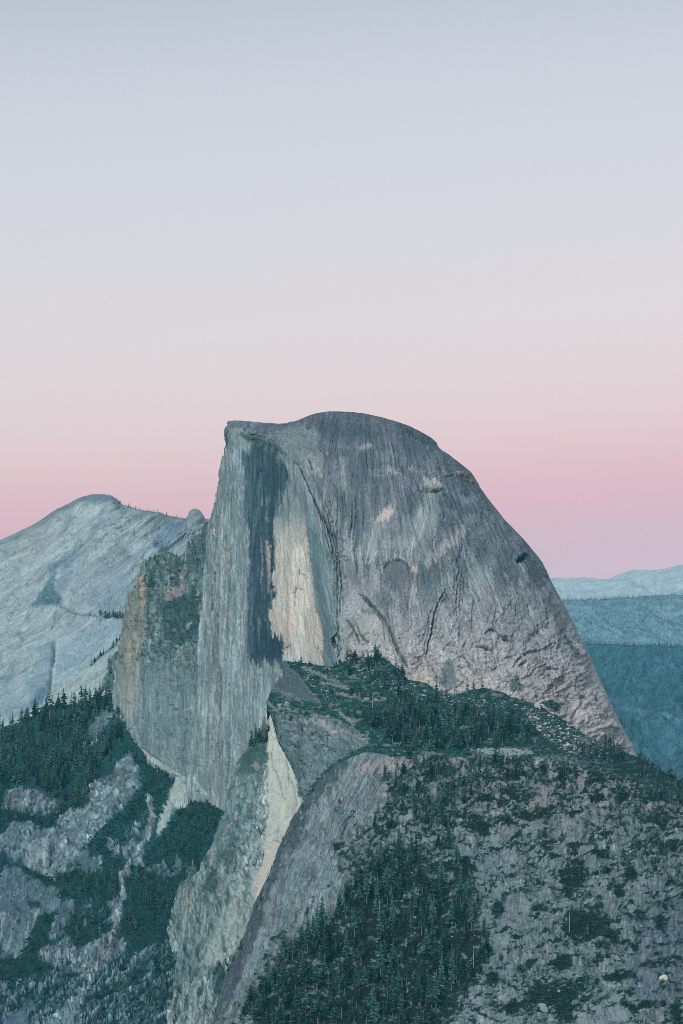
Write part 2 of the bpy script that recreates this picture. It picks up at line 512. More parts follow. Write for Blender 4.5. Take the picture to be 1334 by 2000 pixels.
def m_ridge_b(c, D):
    px, py = c.px, c.py
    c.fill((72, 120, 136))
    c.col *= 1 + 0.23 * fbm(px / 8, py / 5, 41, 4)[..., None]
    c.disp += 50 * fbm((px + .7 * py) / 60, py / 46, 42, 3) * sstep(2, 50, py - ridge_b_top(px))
    for cx, cy, rx, ry, a in ((1240, 1383, 34, 4, .5), (1262, 1391, 26, 3, .5), (1300, 1410, 26, 4, .6), (1306, 1412, 5, 3, .9), (1325, 1417, 8, 4, .5), (1290, 1290, 20, 5, .3), (1210, 1402, 12, 3, .3)):
        c.blob(cx, cy, rx, ry, (120, 158, 172), a)
ridge_b_top = rough(smooth_curve([(400, 1290), (700, 1268), (880, 1262), (1100, 1256), (1180, 1258), (1250, 1260), (1334, 1262), (1600, 1258), (1900, 1270)], 6), 3.0, 24, 7)
S_RB = Sheet('x', np.concatenate([ax(400, 1040, 8.0)[:-1], ax(1040, 1440, 2.0), ax(1448, 1900, 8.0)]), ridge_b_top, lambda x: 0 * x + 1640, 180, lambda px, py: 10600 - 8.0 * (py - 1256), m_ridge_b, 23)
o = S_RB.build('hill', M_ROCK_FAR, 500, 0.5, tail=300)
tag(o, 'dark teal forested hillside right behind the dome', kind='structure')

# ------------------------------------------------------------------ the bald mountain at left
def m_bald(c, D):
    px, py = c.px, c.py
    # slabs run from upper right to lower left
    a = math.radians(33)
    u = px * math.cos(a) - py * math.sin(a)
    v = px * math.sin(a) + py * math.cos(a)
    c.fill((144, 163, 169))
    c.paint(sstep(1000, 1420, py) * 0.25, (126, 156, 172))
    for k, (su, sv, am) in enumerate(((60, 9, .07), (26, 4.5, .07), (12, 2.2, .025))):
        c.col *= 1 + 1.5 * am * fbm(u / su, v / sv, 50 + k, 3)[..., None]
    lo = sstep(0.18, 0.6, fbm(u / 46, v / 10, 56, 4))
    c.paint(0.45 * lo, (104, 134, 150))
    c.paint(0.5 * sstep(0.22, 0.6, fbm(u / 40, v / 8, 58, 4)), (164, 182, 188))
    crk = sstep(0.12, 0.0, np.abs(perlin(u / 34, v / 6 + 0.6 * perlin(u / 20, v / 20, 66), 60))) * sstep(0.0, 0.4, fbm(px / 50, py / 50, 61, 3) + 0.15)
    c.paint(0.5 * crk, (78, 112, 132))
    c.disp += 9 * fbm(u / 70, v / 18, 62, 4) + 3.0 * fbm(u / 24, v / 4, 63, 4) - 4 * crk + 26 * fbm(px / 130, py / 110, 64, 2)
    fh, ft, fe = facet(u / 80, v / 16, 711, 3, .4)
    c.disp += 8 * fh; c.col *= 1 + (.13 * ft)[..., None]
    c.stroke([(60, 1026), (110, 1000), (150, 980), (190, 968), (225, 978)], 7, (104, 124, 142), .5, 6)
    c.blob(195, 978, 36, 12, (106, 128, 144), .6)
    c.stroke([(200, 1000), (178, 1055), (130, 1085), (98, 1115)], 5, (102, 136, 158), .6, 4)
    c.groove([(182, 1050), (150, 1075), (110, 1106), (60, 1150)], 4, 8, .25, (90, 124, 146))
    c.poly([(325, 1020), (362, 1022), (345, 1044), (330, 1066), (312, 1078), (296, 1072), (305, 1045)], (104, 136, 160), .75, 5)
    c.poly([(118, 1110), (128, 1085), (160, 1075), (172, 1095), (150, 1120), (128, 1150), (108, 1160)], (106, 140, 160), .5, 5)
    c.poly([(70, 1165), (90, 1140), (108, 1116), (106, 1158), (122, 1172), (112, 1180), (80, 1180)], (70, 112, 128), .75, 7)
    c.blob(70, 1182, 12, 4, (70, 112, 130), .6); c.blob(92, 1176, 25, 6, (64, 106, 124), .55)
    c.stroke([(110, 1182), (135, 1190), (165, 1196), (195, 1197), (240, 1205)], 2.2, (78, 120, 140), .75, 2)
    c.groove([(112, 1185), (104, 1200), (100, 1215), (97, 1225)], 2, 6, .5, (88, 126, 146))
    c.stroke([(150, 1160), (178, 1135), (210, 1115), (250, 1085), (290, 1072)], 6, (100, 134, 154), .5, 5)
    c.stroke([(130, 1175), (160, 1150), (200, 1122)], 2.5, (168, 186, 192), .6, 3)
    c.stroke([(220, 1048), (180, 1078), (150, 1100), (128, 1170)], 5, (164, 184, 190), .4, 5)
    c.poly([(160, 1170), (210, 1140), (255, 1120), (260, 1165), (200, 1190)], (112, 144, 164), .5, 8)
    c.disp *= .2 + .8 * sstep(2, 22, py - bald_top(px))
    # lower wall
    c.groove([(102, 1238), (104, 1290), (96, 1340), (88, 1385)], 4, 16, .0)
    c.stroke([(110, 1240), (108, 1290), (100, 1340), (92, 1375)], 4, (168, 188, 196), .8, 3)
    c.poly([(62, 1330), (75, 1270), (92, 1245), (102, 1242), (100, 1300), (84, 1370), (58, 1390)], (110, 140, 158), .5, 8)
    c.poly([(0, 1325), (50, 1310), (95, 1330), (88, 1400), (0, 1410)], (118, 148, 164), .4, 12)
    c.poly([(22, 1325), (50, 1318), (58, 1345), (40, 1362), (22, 1355)], (158, 174, 182), .35, 6)
    c.stroke([(50, 1395), (65, 1370), (85, 1352)], 6, (70, 112, 132), .7, 4)
    c.stroke([(0, 1328), (25, 1320), (52, 1312)], 3, (76, 116, 136), .6, 3)
    c.blob(45, 1285, 30, 14, (150, 170, 182), .4)
    c.poly([(108, 1245), (190, 1210), (240, 1205), (235, 1250), (160, 1330), (110, 1350)], (138, 170, 184), .5, 6)
    c.disp += 2.5 * fbm(px / 5, py / 40, 65, 3) * sstep(1230, 1270, py)
bald_top = rough(smooth_curve([(-300, 1240), (-120, 1115), (0, 1056), (30, 1042), (60, 1027), (98, 1004), (130, 985), (158, 971), (180, 964.5), (200, 964), (216, 968), (230, 977),
    (236, 985), (262, 991), (300, 1000), (336, 1008), (362, 1013), (367, 1012), (368, 1000), (374, 996), (380, 993), (388, 995), (394, 1001), (400, 1013), (415, 1012), (460, 1004), (560, 1060), (700, 1130)], 1.2), 1.0, 9, 8)
def d_bald(px, py):
    top = bald_top(px)
    d = 8250 - 1.9 * (py - 1000) + 0.004 * (px - 190) ** 2
    return d + 140 * np.exp(-(py - top) / 10.0)
S_BALD = Sheet('x', ax(-300, 700, 1.6), bald_top, lambda x: 0 * x + 1560, 400, d_bald, m_bald, 24)
o = S_BALD.build('mountain', M_ROCK_FAR, 700, 0.6, tail=300)
tag(o, 'bald grey granite mountain with a rounded top at the left', kind='structure')

# ------------------------------------------------------------------ the pale slab spur in front of it
def m_spur(c, D):
    px, py = c.px, c.py
    a = math.radians(32)
    u = px * math.cos(a) - py * math.sin(a)
    v = px * math.sin(a) + py * math.cos(a)
    c.fill((150, 172, 176))
    c.col *= 1 + 0.161 * fbm(u / 30, v / 3, 71, 4)[..., None]
    crk = sstep(0.10, 0.0, np.abs(perlin(u / 45, v / 3.4, 72))) * sstep(-0.1, 0.3, fbm(px / 40, py / 40, 73, 3))
    c.paint(.6 * crk, (96, 120, 130))
    c.disp += 1.8 * fbm(u / 40, v / 5, 74, 4) - 2.0 * crk
    c.paint(.4 * sstep(0.1, .5, fbm(u / 40, v / 6, 75, 3)), (170, 182, 182))
    c.paint(.35 * sstep(120, 0, px), (138, 168, 180))
    fh, ft, fe = facet(u / 50, v / 6, 712, 3)
    c.disp += 4 * fh; c.col *= 1 + (.10 * ft)[..., None]
    c.poly([(172, 1302), (205, 1272), (222, 1250), (240, 1240), (232, 1262), (200, 1285)], (60, 96, 102), .5, 4)
    c.poly([(200, 1345), (212, 1290), (225, 1280), (222, 1350)], (50, 88, 94), .8, 5)
spur_top = rough(smooth_curve([(-200, 1490), (-60, 1440), (0, 1411), (35, 1397), (62, 1384), (90, 1366), (120, 1342), (150, 1320), (170, 1303), (195, 1281), (215, 1262), (235, 1243), (262, 1215), (330, 1180), (450, 1150)], 3), 1.2, 12, 9)
S_SPUR = Sheet('x', ax(-200, 450, 1.6), spur_top, lambda x: 0 * x + 1560, 240, lambda px, py: 5500 - 2.2 * (py - spur_top(px)) - 0.5 * px, m_spur, 25)
o = S_SPUR.build('ridge', M_ROCK, 300, 0.6, tail=300)
tag(o, 'pale striped granite spur running down left from behind the cliff', kind='structure')

# ================================================================== the dome
EDGE = [(826, 444), (832, 446), (838, 474), (846, 481), (852, 500), (858, 530), (864, 539), (874, 548), (890, 562), (905, 577), (926, 590), (945, 598), (964, 606),
        (985, 614), (1005, 621), (1030, 627), (1060, 632), (1090, 638), (1120, 645), (1160, 651), (1200, 656), (1240, 658), (1300, 659), (1360, 661), (1700, 666)]
edge_x = smooth_curve(EDGE, 4)
d_flank_ctrl = tps([(445, 832, 4420), (500, 852, 4330), (548, 874, 4245), (590, 926, 4160), (620, 1000, 4100), (645, 1120, 4055), (658, 1240, 4025), (661, 1360, 4012),
    (640, 830, 4300), (700, 880, 4190), (700, 1000, 4110), (700, 1100, 4062), (760, 1300, 3998), (700, 1300, 4005), (800, 950, 4160), (800, 1150, 4050), (900, 1352, 3996), (900, 1000, 4200), (900, 1200, 4068),
    (1000, 1150, 4150), (1000, 1300, 4040), (1100, 1300, 4130), (1100, 1420, 4070), (1245, 1500, 4240), (1180, 1420, 4165),
    (445, 821, 4440), (520, 826, 4400), (565, 825, 4385), (640, 804, 4400), (720, 810, 4390), (850, 862, 4360), (940, 955, 4340), (1035, 1065, 4330), (1100, 1175, 4300), (1160, 1300, 4280), (1220, 1435, 4260)], 3e-3)
SIL = [(443, 824), (447, 822), (458, 821), (470, 821.5), (490, 823.5), (520, 826), (545, 827.5), (562, 826.5), (566, 823.5), (575, 823), (588, 818), (600, 812.5), (615, 807.5), (640, 803.5), (660, 803), (690, 805),
    (720, 809), (745, 815), (770, 822), (800, 832), (825, 845), (842, 855), (851, 863), (857, 873), (862, 878), (880, 890), (903, 908), (920, 922), (930, 938), (940, 955), (960, 983), (985, 1014), (1010, 1040), (1022, 1052), (1037, 1070), (1050, 1086),
    (1060, 1100), (1067, 1114), (1078, 1138), (1100, 1178), (1120, 1216), (1140, 1256), (1160, 1299), (1180, 1344), (1200, 1389), (1212, 1415), (1222, 1432), (1234, 1452), (1246, 1480), (1256, 1505)]
def d_flank(px, py):
    d = d_flank_ctrl(px, py)
    q = np.full(px.shape, 1e9)
    qq = seg_dist(px, py, SIL[8:])[0]
    t = np.clip(qq / 34.0, 0, 1)
    return d + 85 * (1 - np.sqrt(np.clip(1 - (1 - t) ** 2, 0, 1)))
def m_flank(c, D):
    px, py = c.px, c.py
    ph = np.arctan2(px - 700, py - 500)
    u = ph * 760 + 1.2 * fbm(px / 22, py / 30, 100, 2)
    r = np.hypot(px - 700, py - 500)
    wv = py + 26 * fbm(px / 60, py / 60, 101, 4) - 0.10 * (px - 800)
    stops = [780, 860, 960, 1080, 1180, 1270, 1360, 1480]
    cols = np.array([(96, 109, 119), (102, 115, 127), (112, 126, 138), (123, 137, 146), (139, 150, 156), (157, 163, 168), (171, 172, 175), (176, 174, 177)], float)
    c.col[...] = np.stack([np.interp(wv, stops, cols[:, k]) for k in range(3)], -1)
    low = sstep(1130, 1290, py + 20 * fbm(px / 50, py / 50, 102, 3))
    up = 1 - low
    # water-stain streaks down the fall line
    c.tex = fbm(u / 3.4, r / 20, 98, 4); c.rag = 2.8
    fing = 11 * fbm(u / 4.5, r / 150, 95, 3) * sstep(1330, 1150, py)
    c.wx += np.sin(ph) * fing + 1.5 * fbm(px / 6, py / 9, 96, 3); c.wy += np.cos(ph) * fing
    amp = .25 + .95 * sstep(-.25, .45, fbm(px / 44, py / 60, 97, 3))
    c.col *= 1 + (amp * (0.20 * up + 0.12 * low) * hard(fbm(u / 3.0 + .7 * c.tex, r / 22, 103, 4), 2.6))[..., None]
    c.col *= 1 + 0.138 * fbm(u / 9, r / 120, 104, 3)[..., None]
    c.col *= 1 + 0.138 * fbm(px / 5, py / 4, 105, 4)[..., None]
    c.paint(up * 0.5 * sstep(0.05, 0.5, fbm(u / 7, r / 110, 106, 4)) * sstep(840, 900, py), (84, 106, 116))
    c.paint(0.35 * sstep(0.15, 0.55, fbm(u / 5, r / 140, 107, 3)), (150, 165, 170))
    c.paint(0.25 * sstep(0.1, 0.5, fbm(px / 38, py / 30, 108, 4)), (128, 128, 136))
    c.paint(0.2 * low * sstep(0.0, 0.5, fbm(px / 30, py / 24, 109, 4)), (180, 172, 172))
    # summit: wavy shells
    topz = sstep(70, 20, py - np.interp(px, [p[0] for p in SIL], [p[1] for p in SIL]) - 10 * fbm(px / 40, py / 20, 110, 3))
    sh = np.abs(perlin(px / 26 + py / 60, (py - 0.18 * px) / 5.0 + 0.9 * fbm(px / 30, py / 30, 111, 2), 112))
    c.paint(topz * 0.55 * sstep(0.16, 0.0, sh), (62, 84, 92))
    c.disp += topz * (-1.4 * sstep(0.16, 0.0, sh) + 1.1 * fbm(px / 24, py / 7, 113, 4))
    # relief: flutes above, broken slabs below
    fl = fbm(u / 4.2, r / 46, 114, 3)
    c.disp += up * (1 - topz) * amp * (1.2 * fl - 0.9 * sstep(0.14, 0, np.abs(perlin(u / 4.6, r / 26, 115))))
    c.paint(up * (1 - topz) * 0.42 * sstep(0.12, 0, np.abs(perlin(u / 4.6, r / 26, 115))) * sstep(-.15, .25, fbm(px / 26, py / 30, 116, 3)), (66, 88, 97))
    q = fbm(u / 34 + 0.4 * fbm(px / 30, py / 30, 117, 3), r / 40, 118, 4) * 5
    fq = q - np.floor(q)
    c.disp += low * 2.6 * (np.floor(q) * 0.55 + 0.55 * sstep(0.0, 0.16, fq))
    c.paint(low * 0.62 * sstep(0.12, 0.02, fq) * sstep(-.1, .2, fbm(px / 18, py / 18, 119, 3)), (84, 102, 109))
    c.paint(low * 0.35 * sstep(0.80, 0.97, fq) * sstep(-.1, .3, fbm(px / 14, py / 14, 147, 3)), (192, 194, 192))  # slab lips painted lighter, a highlight put into the colour
    mid = sstep(960, 1080, py) * sstep(1260, 1160, py)
    q2 = fbm(u / 26, r / 44, 148, 4) * 6; f2 = q2 - np.floor(q2)
    c.paint(mid * .5 * sstep(.10, .02, f2) * sstep(-.05, .25, fbm(px / 20, py / 20, 149, 3)), (72, 94, 104)); c.disp += mid * 1.2 * sstep(0, .15, f2)
    ck = cracks(u / 9 + .3 * c.tex, r / 13, 150, .10) * sstep(-.05, .35, fbm(px / 26, py / 26, 151, 3))
    c.paint(.42 * ck, (78, 98, 106)); c.disp -= .8 * ck
    c.paint((.55 * sstep(.22, .5, fbm(px / 30, py / 18, 152, 4)) * sstep(1080, 940, py) * sstep(840, 880, py)), (136, 150, 156))
    c.paint((.5 * sstep(.2, .5, fbm(px / 34, py / 26, 153, 4)) * sstep(1150, 1000, py)), (80, 100, 112))
    c.col *= 1 + .10 * hard(fbm(px / 2.6, py / 2.2, 154, 2))[..., None]
    c.disp += low * (1.1 * fbm(px / 8, py / 5, 120, 4) + 0.45 * fbm(px / 3, py / 2.2, 121, 2))
    c.disp += 0.30 * fbm(px / 5, py / 5, 122, 3) + 5 * fbm(px / 70, py / 80, 123, 3)
    k1 = sstep(0.07, 0, np.abs(perlin(u / 16 + 0.5 * fbm(px / 15, py / 15, 124, 2), r / 34, 125))) * sstep(0.0, 0.3, fbm(px / 40, py / 40, 126, 3))
    c.disp -= 0.9 * k1; c.paint(0.4 * k1, (78, 98, 106))
    fh, ft, fe = facet(u / 30, r / 24, 701)
    c.disp += low * 4.5 * fh; c.col *= 1 + (low * .10 * ft)[..., None]; c.paint(low * .4 * sstep(.07, .0, fe), (90, 106, 112))
    fh, ft, fe = facet(u / 11, r / 48, 702)
    c.disp += up * 2.2 * fh * (1 - .5 * topz); c.col *= 1 + (up * .13 * ft)[..., None]
    # broad stains and clean patches
    for cx, cy, rx, ry, an, al in ((700, 930, 26, 34, 0, .45), (745, 955, 20, 30, .2, .4), (668, 990, 14, 34, 0, .4), (700, 1000, 16, 34, 0, .4), (800, 985, 16, 26, -.2, .45), (872, 1010, 18, 22, -.3, .5), (905, 1000, 20, 12, 0, .4), (830, 1120, 16, 30, 0, .5), (700, 845, 40, 14, .1, .4),
                                   (640, 840, 22, 20, 0, .4), (800, 870, 30, 14, .4, .4), (940, 1080, 14, 30, -.2, .4), (985, 1120, 20, 40, -.3, .4), (1040, 1120, 12, 30, -.4, .45), (1085, 1200, 10, 40, -.4, .45), (690, 1120, 14, 24, 0, .3), (745, 1170, 20, 20, 0, .35), (790, 1190, 14, 34, 0, .25), (900, 1120, 14, 36, 0, .35), (1000, 1080, 24, 10, .3, .35)):
        c.blob(cx, cy, rx, ry, (70, 92, 103), min(.85, al * 1.45), an, .8)
    for cx, cy, rx, ry, an, al in ((690, 1080, 18, 26, 0, .4), (668, 930, 12, 30, 0, .35), (655, 1010, 10, 30, 0, .4), (730, 1085, 8, 24, 0, .35), (830, 1020, 18, 34, -.1, .4), (790, 1060, 22, 12, 0, .35), (915, 975, 16, 8, 0, .4), (880, 1000, 12, 6, .4, .4), (960, 1010, 14, 10, .5, .3), (940, 1140, 16, 34, -.2, .3), (700, 1180, 14, 14, 0, .3), (800, 1230, 20, 30, 0, .3), (1010, 1050, 10, 16, -.6, .25), (760, 890, 24, 8, 0, .3), (620, 905, 14, 22, 0, .4)):
        c.blob(cx, cy, rx, ry, (158, 172, 175), min(.85, al * 1.5), an, .8)
    # saddle: pale layered shells
    sad = [(528, 848), (548, 838), (585, 830), (618, 838), (628, 852), (616, 868), (606, 882), (596, 896), (580, 892), (562, 880), (545, 868)]
    c.poly(sad, (140, 160, 162), .7, 8)
    m = inside(px, py, sad)
    lay = np.abs(perlin(px / 34 + py / 30, (py - 0.42 * px + 0.0025 * (px - 580) ** 2) / 4.0 + .7 * fbm(px / 16, py / 9, 129, 3), 130))
    c.paint(np.where(m, 0.85, 0) * sstep(0.15, 0, lay) * sstep(-.3, .2, fbm(px / 14, py / 10, 128, 3)), (62, 86, 93)); c.paint(np.where(m, .5, 0) * sstep(.1, .4, fbm(px / 12, py / 6, 127, 4)), (92, 116, 122))
    c.disp -= np.where(m, 2.0, 0) * sstep(0.2, 0, lay)
    c.poly([(584, 888), (612, 880), (604, 900), (622, 918), (612, 926), (602, 926), (592, 908)], (158, 172, 172), .7, 4)
    c.groove([(601, 893), (606, 906), (612, 921)], 2.0, 3.5, .9, (44, 64, 72))
    c.blob(625, 922, 8, 4, (180, 182, 178), .8, 0.5)
    c.groove([(618, 872), (633, 884), (638, 900), (628, 914)], 1.8, 2, .5)
    # the band of broken rock just right of the great edge
    c.stroke([(548, 880), (578, 910), (596, 945), (612, 978), (628, 1020), (640, 1070), (652, 1120), (664, 1190), (668, 1260), (668, 1310)], 11, (132, 156, 160), .75, 6)
    band = sstep(28, 4, seg_dist(px, py, [(548, 880), (578, 910), (600, 945), (618, 978), (636, 1020), (650, 1070), (660, 1120), (668, 1190), (670, 1310)])[0])
    bk = fbm(px / 4, py / 12, 131, 3)
    c.disp += band * 1.4 * bk
    c.paint(band * .5 * sstep(0.1, .5, bk), (160, 178, 178)); c.paint(band * .55 * sstep(-0.12, -.5, bk), (72, 98, 106))
    c.groove([(564, 886), (583, 906), (592, 930), (604, 958), (620, 990), (630, 1010), (642, 1034), (660, 1050), (690, 1072)], 2.6, 4.5, .65, (58, 82, 92))
    c.flake([(660, 1050), (680, 1064), (694, 1074)], 2, 14)
    c.groove([(630, 1000), (640, 1030), (648, 1062), (652, 1100)], 2.2, 3, .5)
    c.blob(590, 930, 5, 8, (70, 92, 102), .6)
    for a in ([(651, 1100), (664, 1090), (690, 1091)], [(653, 1112), (667, 1099), (688, 1096)], [(650, 1090), (662, 1080), (678, 1077)], [(672, 1130), (680, 1123)]):
        c.groove(a, 2.0, 3, .75, (54, 78, 86)); c.flake(a, 2.2, 9)
    # pale scars
    W = (196, 197, 193)
    c.blob(843, 944, 19, 10, W, .85); c.blob(852, 940, 10, 9, (190, 188, 182), .6)
    c.groove([(815, 956), (830, 960), (850, 959), (866, 955)], 2.6, 3.5, .8, (56, 76, 84)); c.flake([(866, 953), (845, 957), (818, 953)], 2, 12)
    for a, w, al in (([(838, 965), (828, 1000), (812, 1040), (800, 1062)], 12, .42), ([(850, 965), (852, 1000), (845, 1020)], 8, .35), ([(800, 1015), (788, 1045)], 8, .3),
                     ([(757, 1003), (740, 1022), (728, 1050), (722, 1080)], 9, .4), ([(768, 985), (762, 940)], 3, .25), ([(748, 985), (744, 950)], 3, .25)):
        c.stroke(a, w, (150, 166, 170), min(.9, al * 1.6), w * .8)
    c.blob(757, 1003, 14, 10, (198, 188, 182), .95, -0.6); c.blob(742, 1016, 15, 6, (184, 180, 178), .8, -0.5)
    c.groove([(728, 1026), (742, 1022), (758, 1017)], 1.4, 1.2, .4)
    c.blob(762, 918, 16, 6, (174, 180, 180), .9, .5); c.groove([(714, 912), (730, 928), (748, 931), (768, 929)], 1.5, -1.2, .5, (160, 172, 174))
    c.blob(716, 876, 15, 5, (166, 172, 174), .9, -0.35); c.blob(664, 873, 8, 5, (140, 152, 158), .7, -.5)
    c.blob(803, 913, 7, 5, (164, 172, 174), .75); c.blob(823, 919, 6, 3, (150, 150, 156), .6); c.blob(792, 898, 10, 4, (140, 142, 150), .5)
    c.stroke([(770, 858), (785, 870), (790, 882)], 3, (150, 148, 154), .5, 3)
    c.stroke([(906, 1036), (892, 1050), (872, 1064), (848, 1082), (836, 1100)], 9, (170, 174, 176), .85, 7)
    c.stroke([(930, 1010), (915, 1018)], 7, (140, 158, 162), .5, 5); c.blob(862, 1012, 14, 4, (146, 160, 166), .5)
    c.blob(912, 975, 18, 8, (118, 142, 150), .5); c.blob(880, 985, 22, 16, (82, 106, 118), .5); c.blob(885, 940, 26, 10, (92, 116, 128), .4)
    c.blob(790, 1030, 20, 24, (98, 120, 132), .3); c.blob(850, 1060, 14, 24, (86, 108, 120), .5)
    c.stroke([(888, 922), (905, 926), (918, 932), (930, 942), (936, 952)], 2.4, (178, 158, 142), .7, 2)
    c.groove([(868, 930), (890, 926), (912, 934), (930, 946), (942, 958)], 2, 5, .5); c.flake([(940, 953), (920, 932), (890, 922)], 3.0, 10)
    c.groove([(790, 838), (815, 850), (838, 862), (857, 876)], 3.0, 4, .75, (58, 80, 86)); c.flake([(860, 872), (838, 856), (806, 840)], 3.2, 12)
    c.stroke([(776, 830), (810, 848), (845, 866)], 6, (66, 90, 96), .45, 5)
    for a, w in (([(729, 1040), (722, 1065), (714, 1100)], 1.0), ([(808, 1050), (803, 1080), (800, 1104)], 1.2), ([(800, 1070), (796, 1086)], .8), ([(836, 992), (826, 1030), (820, 1052)], 1.0), ([(822, 990), (812, 1030)], 1.0),
                 ([(806, 1144), (801, 1180), (799, 1210), (801, 1240), (799, 1284)], 1.1), ([(812, 1150), (806, 1180)], .8), ([(850, 1032), (848, 1070)], .8), ([(735, 1080), (720, 1100)], 1.2)):
        c.stroke(a, w, (182, 192, 194), .8, 1.2, False)
    # alcove with its pale arch
    c.blob(777, 1120, 26, 32, (88, 106, 115), .55)
    c.poly([(750, 1108), (760, 1095), (780, 1094), (798, 1106), (806, 1120), (800, 1140), (770, 1160), (748, 1140)], (82, 100, 110), .45, 6)
    c.blob(728, 1142, 13, 9, (140, 134, 142), .4); c.blob(788, 1140, 9, 8, (134, 124, 130), .3); c.blob(782, 1102, 5, 6, (140, 124, 132), .4)
    arch = [(744, 1118), (748, 1104), (757, 1093), (768, 1089), (782, 1092), (796, 1102), (806, 1114)]
    c.groove([(750, 1112), (757, 1100), (768, 1095), (782, 1097), (794, 1106), (806, 1120), (803, 1140)], 2.6, 4, .5, (58, 76, 86))
    c.flake(arch[::-1], -3.5, 12)
    c.stroke([(758, 1091), (770, 1088), (785, 1090), (797, 1099), (806, 1110)], 2.4, (188, 196, 190), .9, 2.5)
    c.blob(808, 1112, 6, 6, (200, 186, 178), .7); c.stroke([(747, 1102), (744, 1118)], 2, (190, 188, 178), .7, 2)
    c.stroke([(848, 1110), (846, 1140), (838, 1170)], 13, (84, 106, 118), .65, 8); c.stroke([(872, 1105), (862, 1130)], 8, (92, 112, 122), .5, 6)
    # left corner system
    crn = [(703, 1155), (716, 1170), (735, 1192), (752, 1212), (762, 1230), (772, 1255), (782, 1278), (793, 1300), (799, 1322)]
    c.groove(crn, 2.2, 4, .45, (64, 88, 94)); c.flake(crn[::-1], 2.2, 20)
    def strands(line, k0, n, spread, dark):
        rr = np.random.default_rng(k0)
        for k in range(n):
            o1, o2 = rr.normal(0, spread, 2); a_ = int(rr.integers(0, len(line) - 2)); b_ = int(rr.integers(a_ + 2, len(line) + 1))
            c.groove([(q[0] + o1 + rr.normal(0, 1.5), q[1] + o2 * .6 + rr.normal(0, 1.5)) for q in line[a_:b_]], rr.uniform(1.1, 1.8), rr.uniform(1.2, 2.6), dark * rr.uniform(.6, 1.2), (70, 92, 100))
    strands(crn, 1, 9, 6, .45)
    c.stroke([(708, 1192), (728, 1194), (742, 1205), (752, 1222), (766, 1244), (772, 1258)], 4, (72, 98, 104), .5, 4)  # shade below the overhanging corner, painted as a dark band
    c.blob(702, 1192, 4, 3, (180, 188, 186), .7)
    c.poly([(700, 1200), (725, 1200), (745, 1212), (764, 1244), (766, 1262), (740, 1262), (715, 1245), (698, 1225)], (164, 172, 170), .45, 5)
    c.groove([(676, 1207), (686, 1222), (697, 1240), (700, 1258)], 2.6, 4, .75, (62, 88, 94)); c.groove([(697, 1220), (703, 1236), (712, 1248), (724, 1258)], 2.2, 3, .6, (70, 92, 98))
    c.poly([(677, 1206), (690, 1224), (700, 1236), (700, 1220), (690, 1205)], (92, 116, 124), .5, 3)
    c.blob(658, 1248, 4.5, 13, (30, 52, 60), .95); c.groove([(658, 1236), (658, 1262)], 4, 6); c.blob(668, 1231, 2.5, 4, (38, 60, 66), .8)
    c.groove([(668, 1130), (664, 1170), (664, 1210)], 2, 2, .4); c.stroke([(656, 1150), (663, 1195), (668, 1240)], 2, (164, 182, 182), .5, 2)
    for a in ([(783, 1290), (792, 1312), (806, 1322)], [(800, 1300), (812, 1296), (822, 1290)], [(806, 1320), (818, 1300), (830, 1292)], [(835, 1290), (846, 1305), (856, 1330)], [(835, 1318), (846, 1326), (855, 1334)]):
        c.groove(a, 1.8, 2.6, .5, (80, 100, 106))
    c.poly([(800, 1330), (812, 1312), (826, 1302), (838, 1320), (852, 1336), (846, 1346)], (182, 182, 172), .6, 5)
    # right corner system
    c2 = [(874, 1146), (862, 1162), (852, 1182), (846, 1205), (842, 1235), (835, 1262), (831, 1292)]
    c.groove(c2, 2.2, 3.5, .35, (74, 96, 102)); c.flake(c2, 2.0, 16); strands(c2, 2, 9, 6, .45)
    strands([(560, 884), (583, 908), (600, 945), (616, 978), (632, 1020), (646, 1070), (656, 1120), (664, 1190)], 3, 10, 6, .3)
    strands([(960, 1180), (950, 1220), (940, 1260), (945, 1300), (960, 1330)], 4, 8, 14, .4); strands([(1050, 1180), (1060, 1230), (1075, 1280), (1095, 1330), (1120, 1380)], 5, 9, 14, .35); strands([(905, 1060), (895, 1110), (890, 1160), (886, 1210)], 6, 8, 12, .4); strands([(760, 1150), (756, 1200), (764, 1250), (776, 1290)], 7, 7, 12, .35)
    strands([(1000, 1020), (1020, 1060), (1045, 1100), (1062, 1140)], 8, 7, 10, .4); strands([(700, 960), (700, 1020), (694, 1070), (700, 1120)], 9, 8, 14, .35)
    c.blob(868, 1168, 7, 13, (70, 92, 98), .7, .5); c.blob(843, 1238, 3.5, 4, (44, 66, 74), .8); c.blob(864, 1112, 3, 3, (44, 64, 72), .8)
    c.stroke([(866, 1115), (869, 1130), (880, 1138), (883, 1150)], 2, (168, 174, 174), .6, 2)
    c.groove([(925, 1168), (922, 1200), (921, 1238)], 1.3, 2, .8, (60, 80, 88))
    c.groove([(897, 1222), (898, 1250)], 2.6, 3, .7, (66, 92, 98)); c.groove([(905, 1262), (912, 1250)], 2, 2.5, .7)
    c.groove([(870, 1225), (884, 1246), (892, 1262)], 1.6, 2, .5); c.groove([(870, 1262), (880, 1256)], 2.2, 2, .6)
    c.poly([(860, 1325), (866, 1300), (876, 1288), (888, 1300), (894, 1330), (886, 1345), (862, 1340)], (86, 110, 118), .75, 6)
    c.groove([(890, 1300), (902, 1318), (914, 1338)], 1.6, 2, .5); c.groove([(890, 1302), (900, 1304), (910, 1300)], 2.2, 2.6, .6)
    # shells near the middle right
    shell = sstep(26, 6, np.hypot((px - 955) / 1.6, py - 1062))
    qq = ridged((px + py) / 14, (py - .6 * px) / 9, 133)
    c.disp += shell * 2.0 * (qq - .6); c.paint(shell * .55 * sstep(.8, .97, qq), (62, 90, 96)); c.blob(965, 1064, 13, 6, (104, 140, 142), .7)
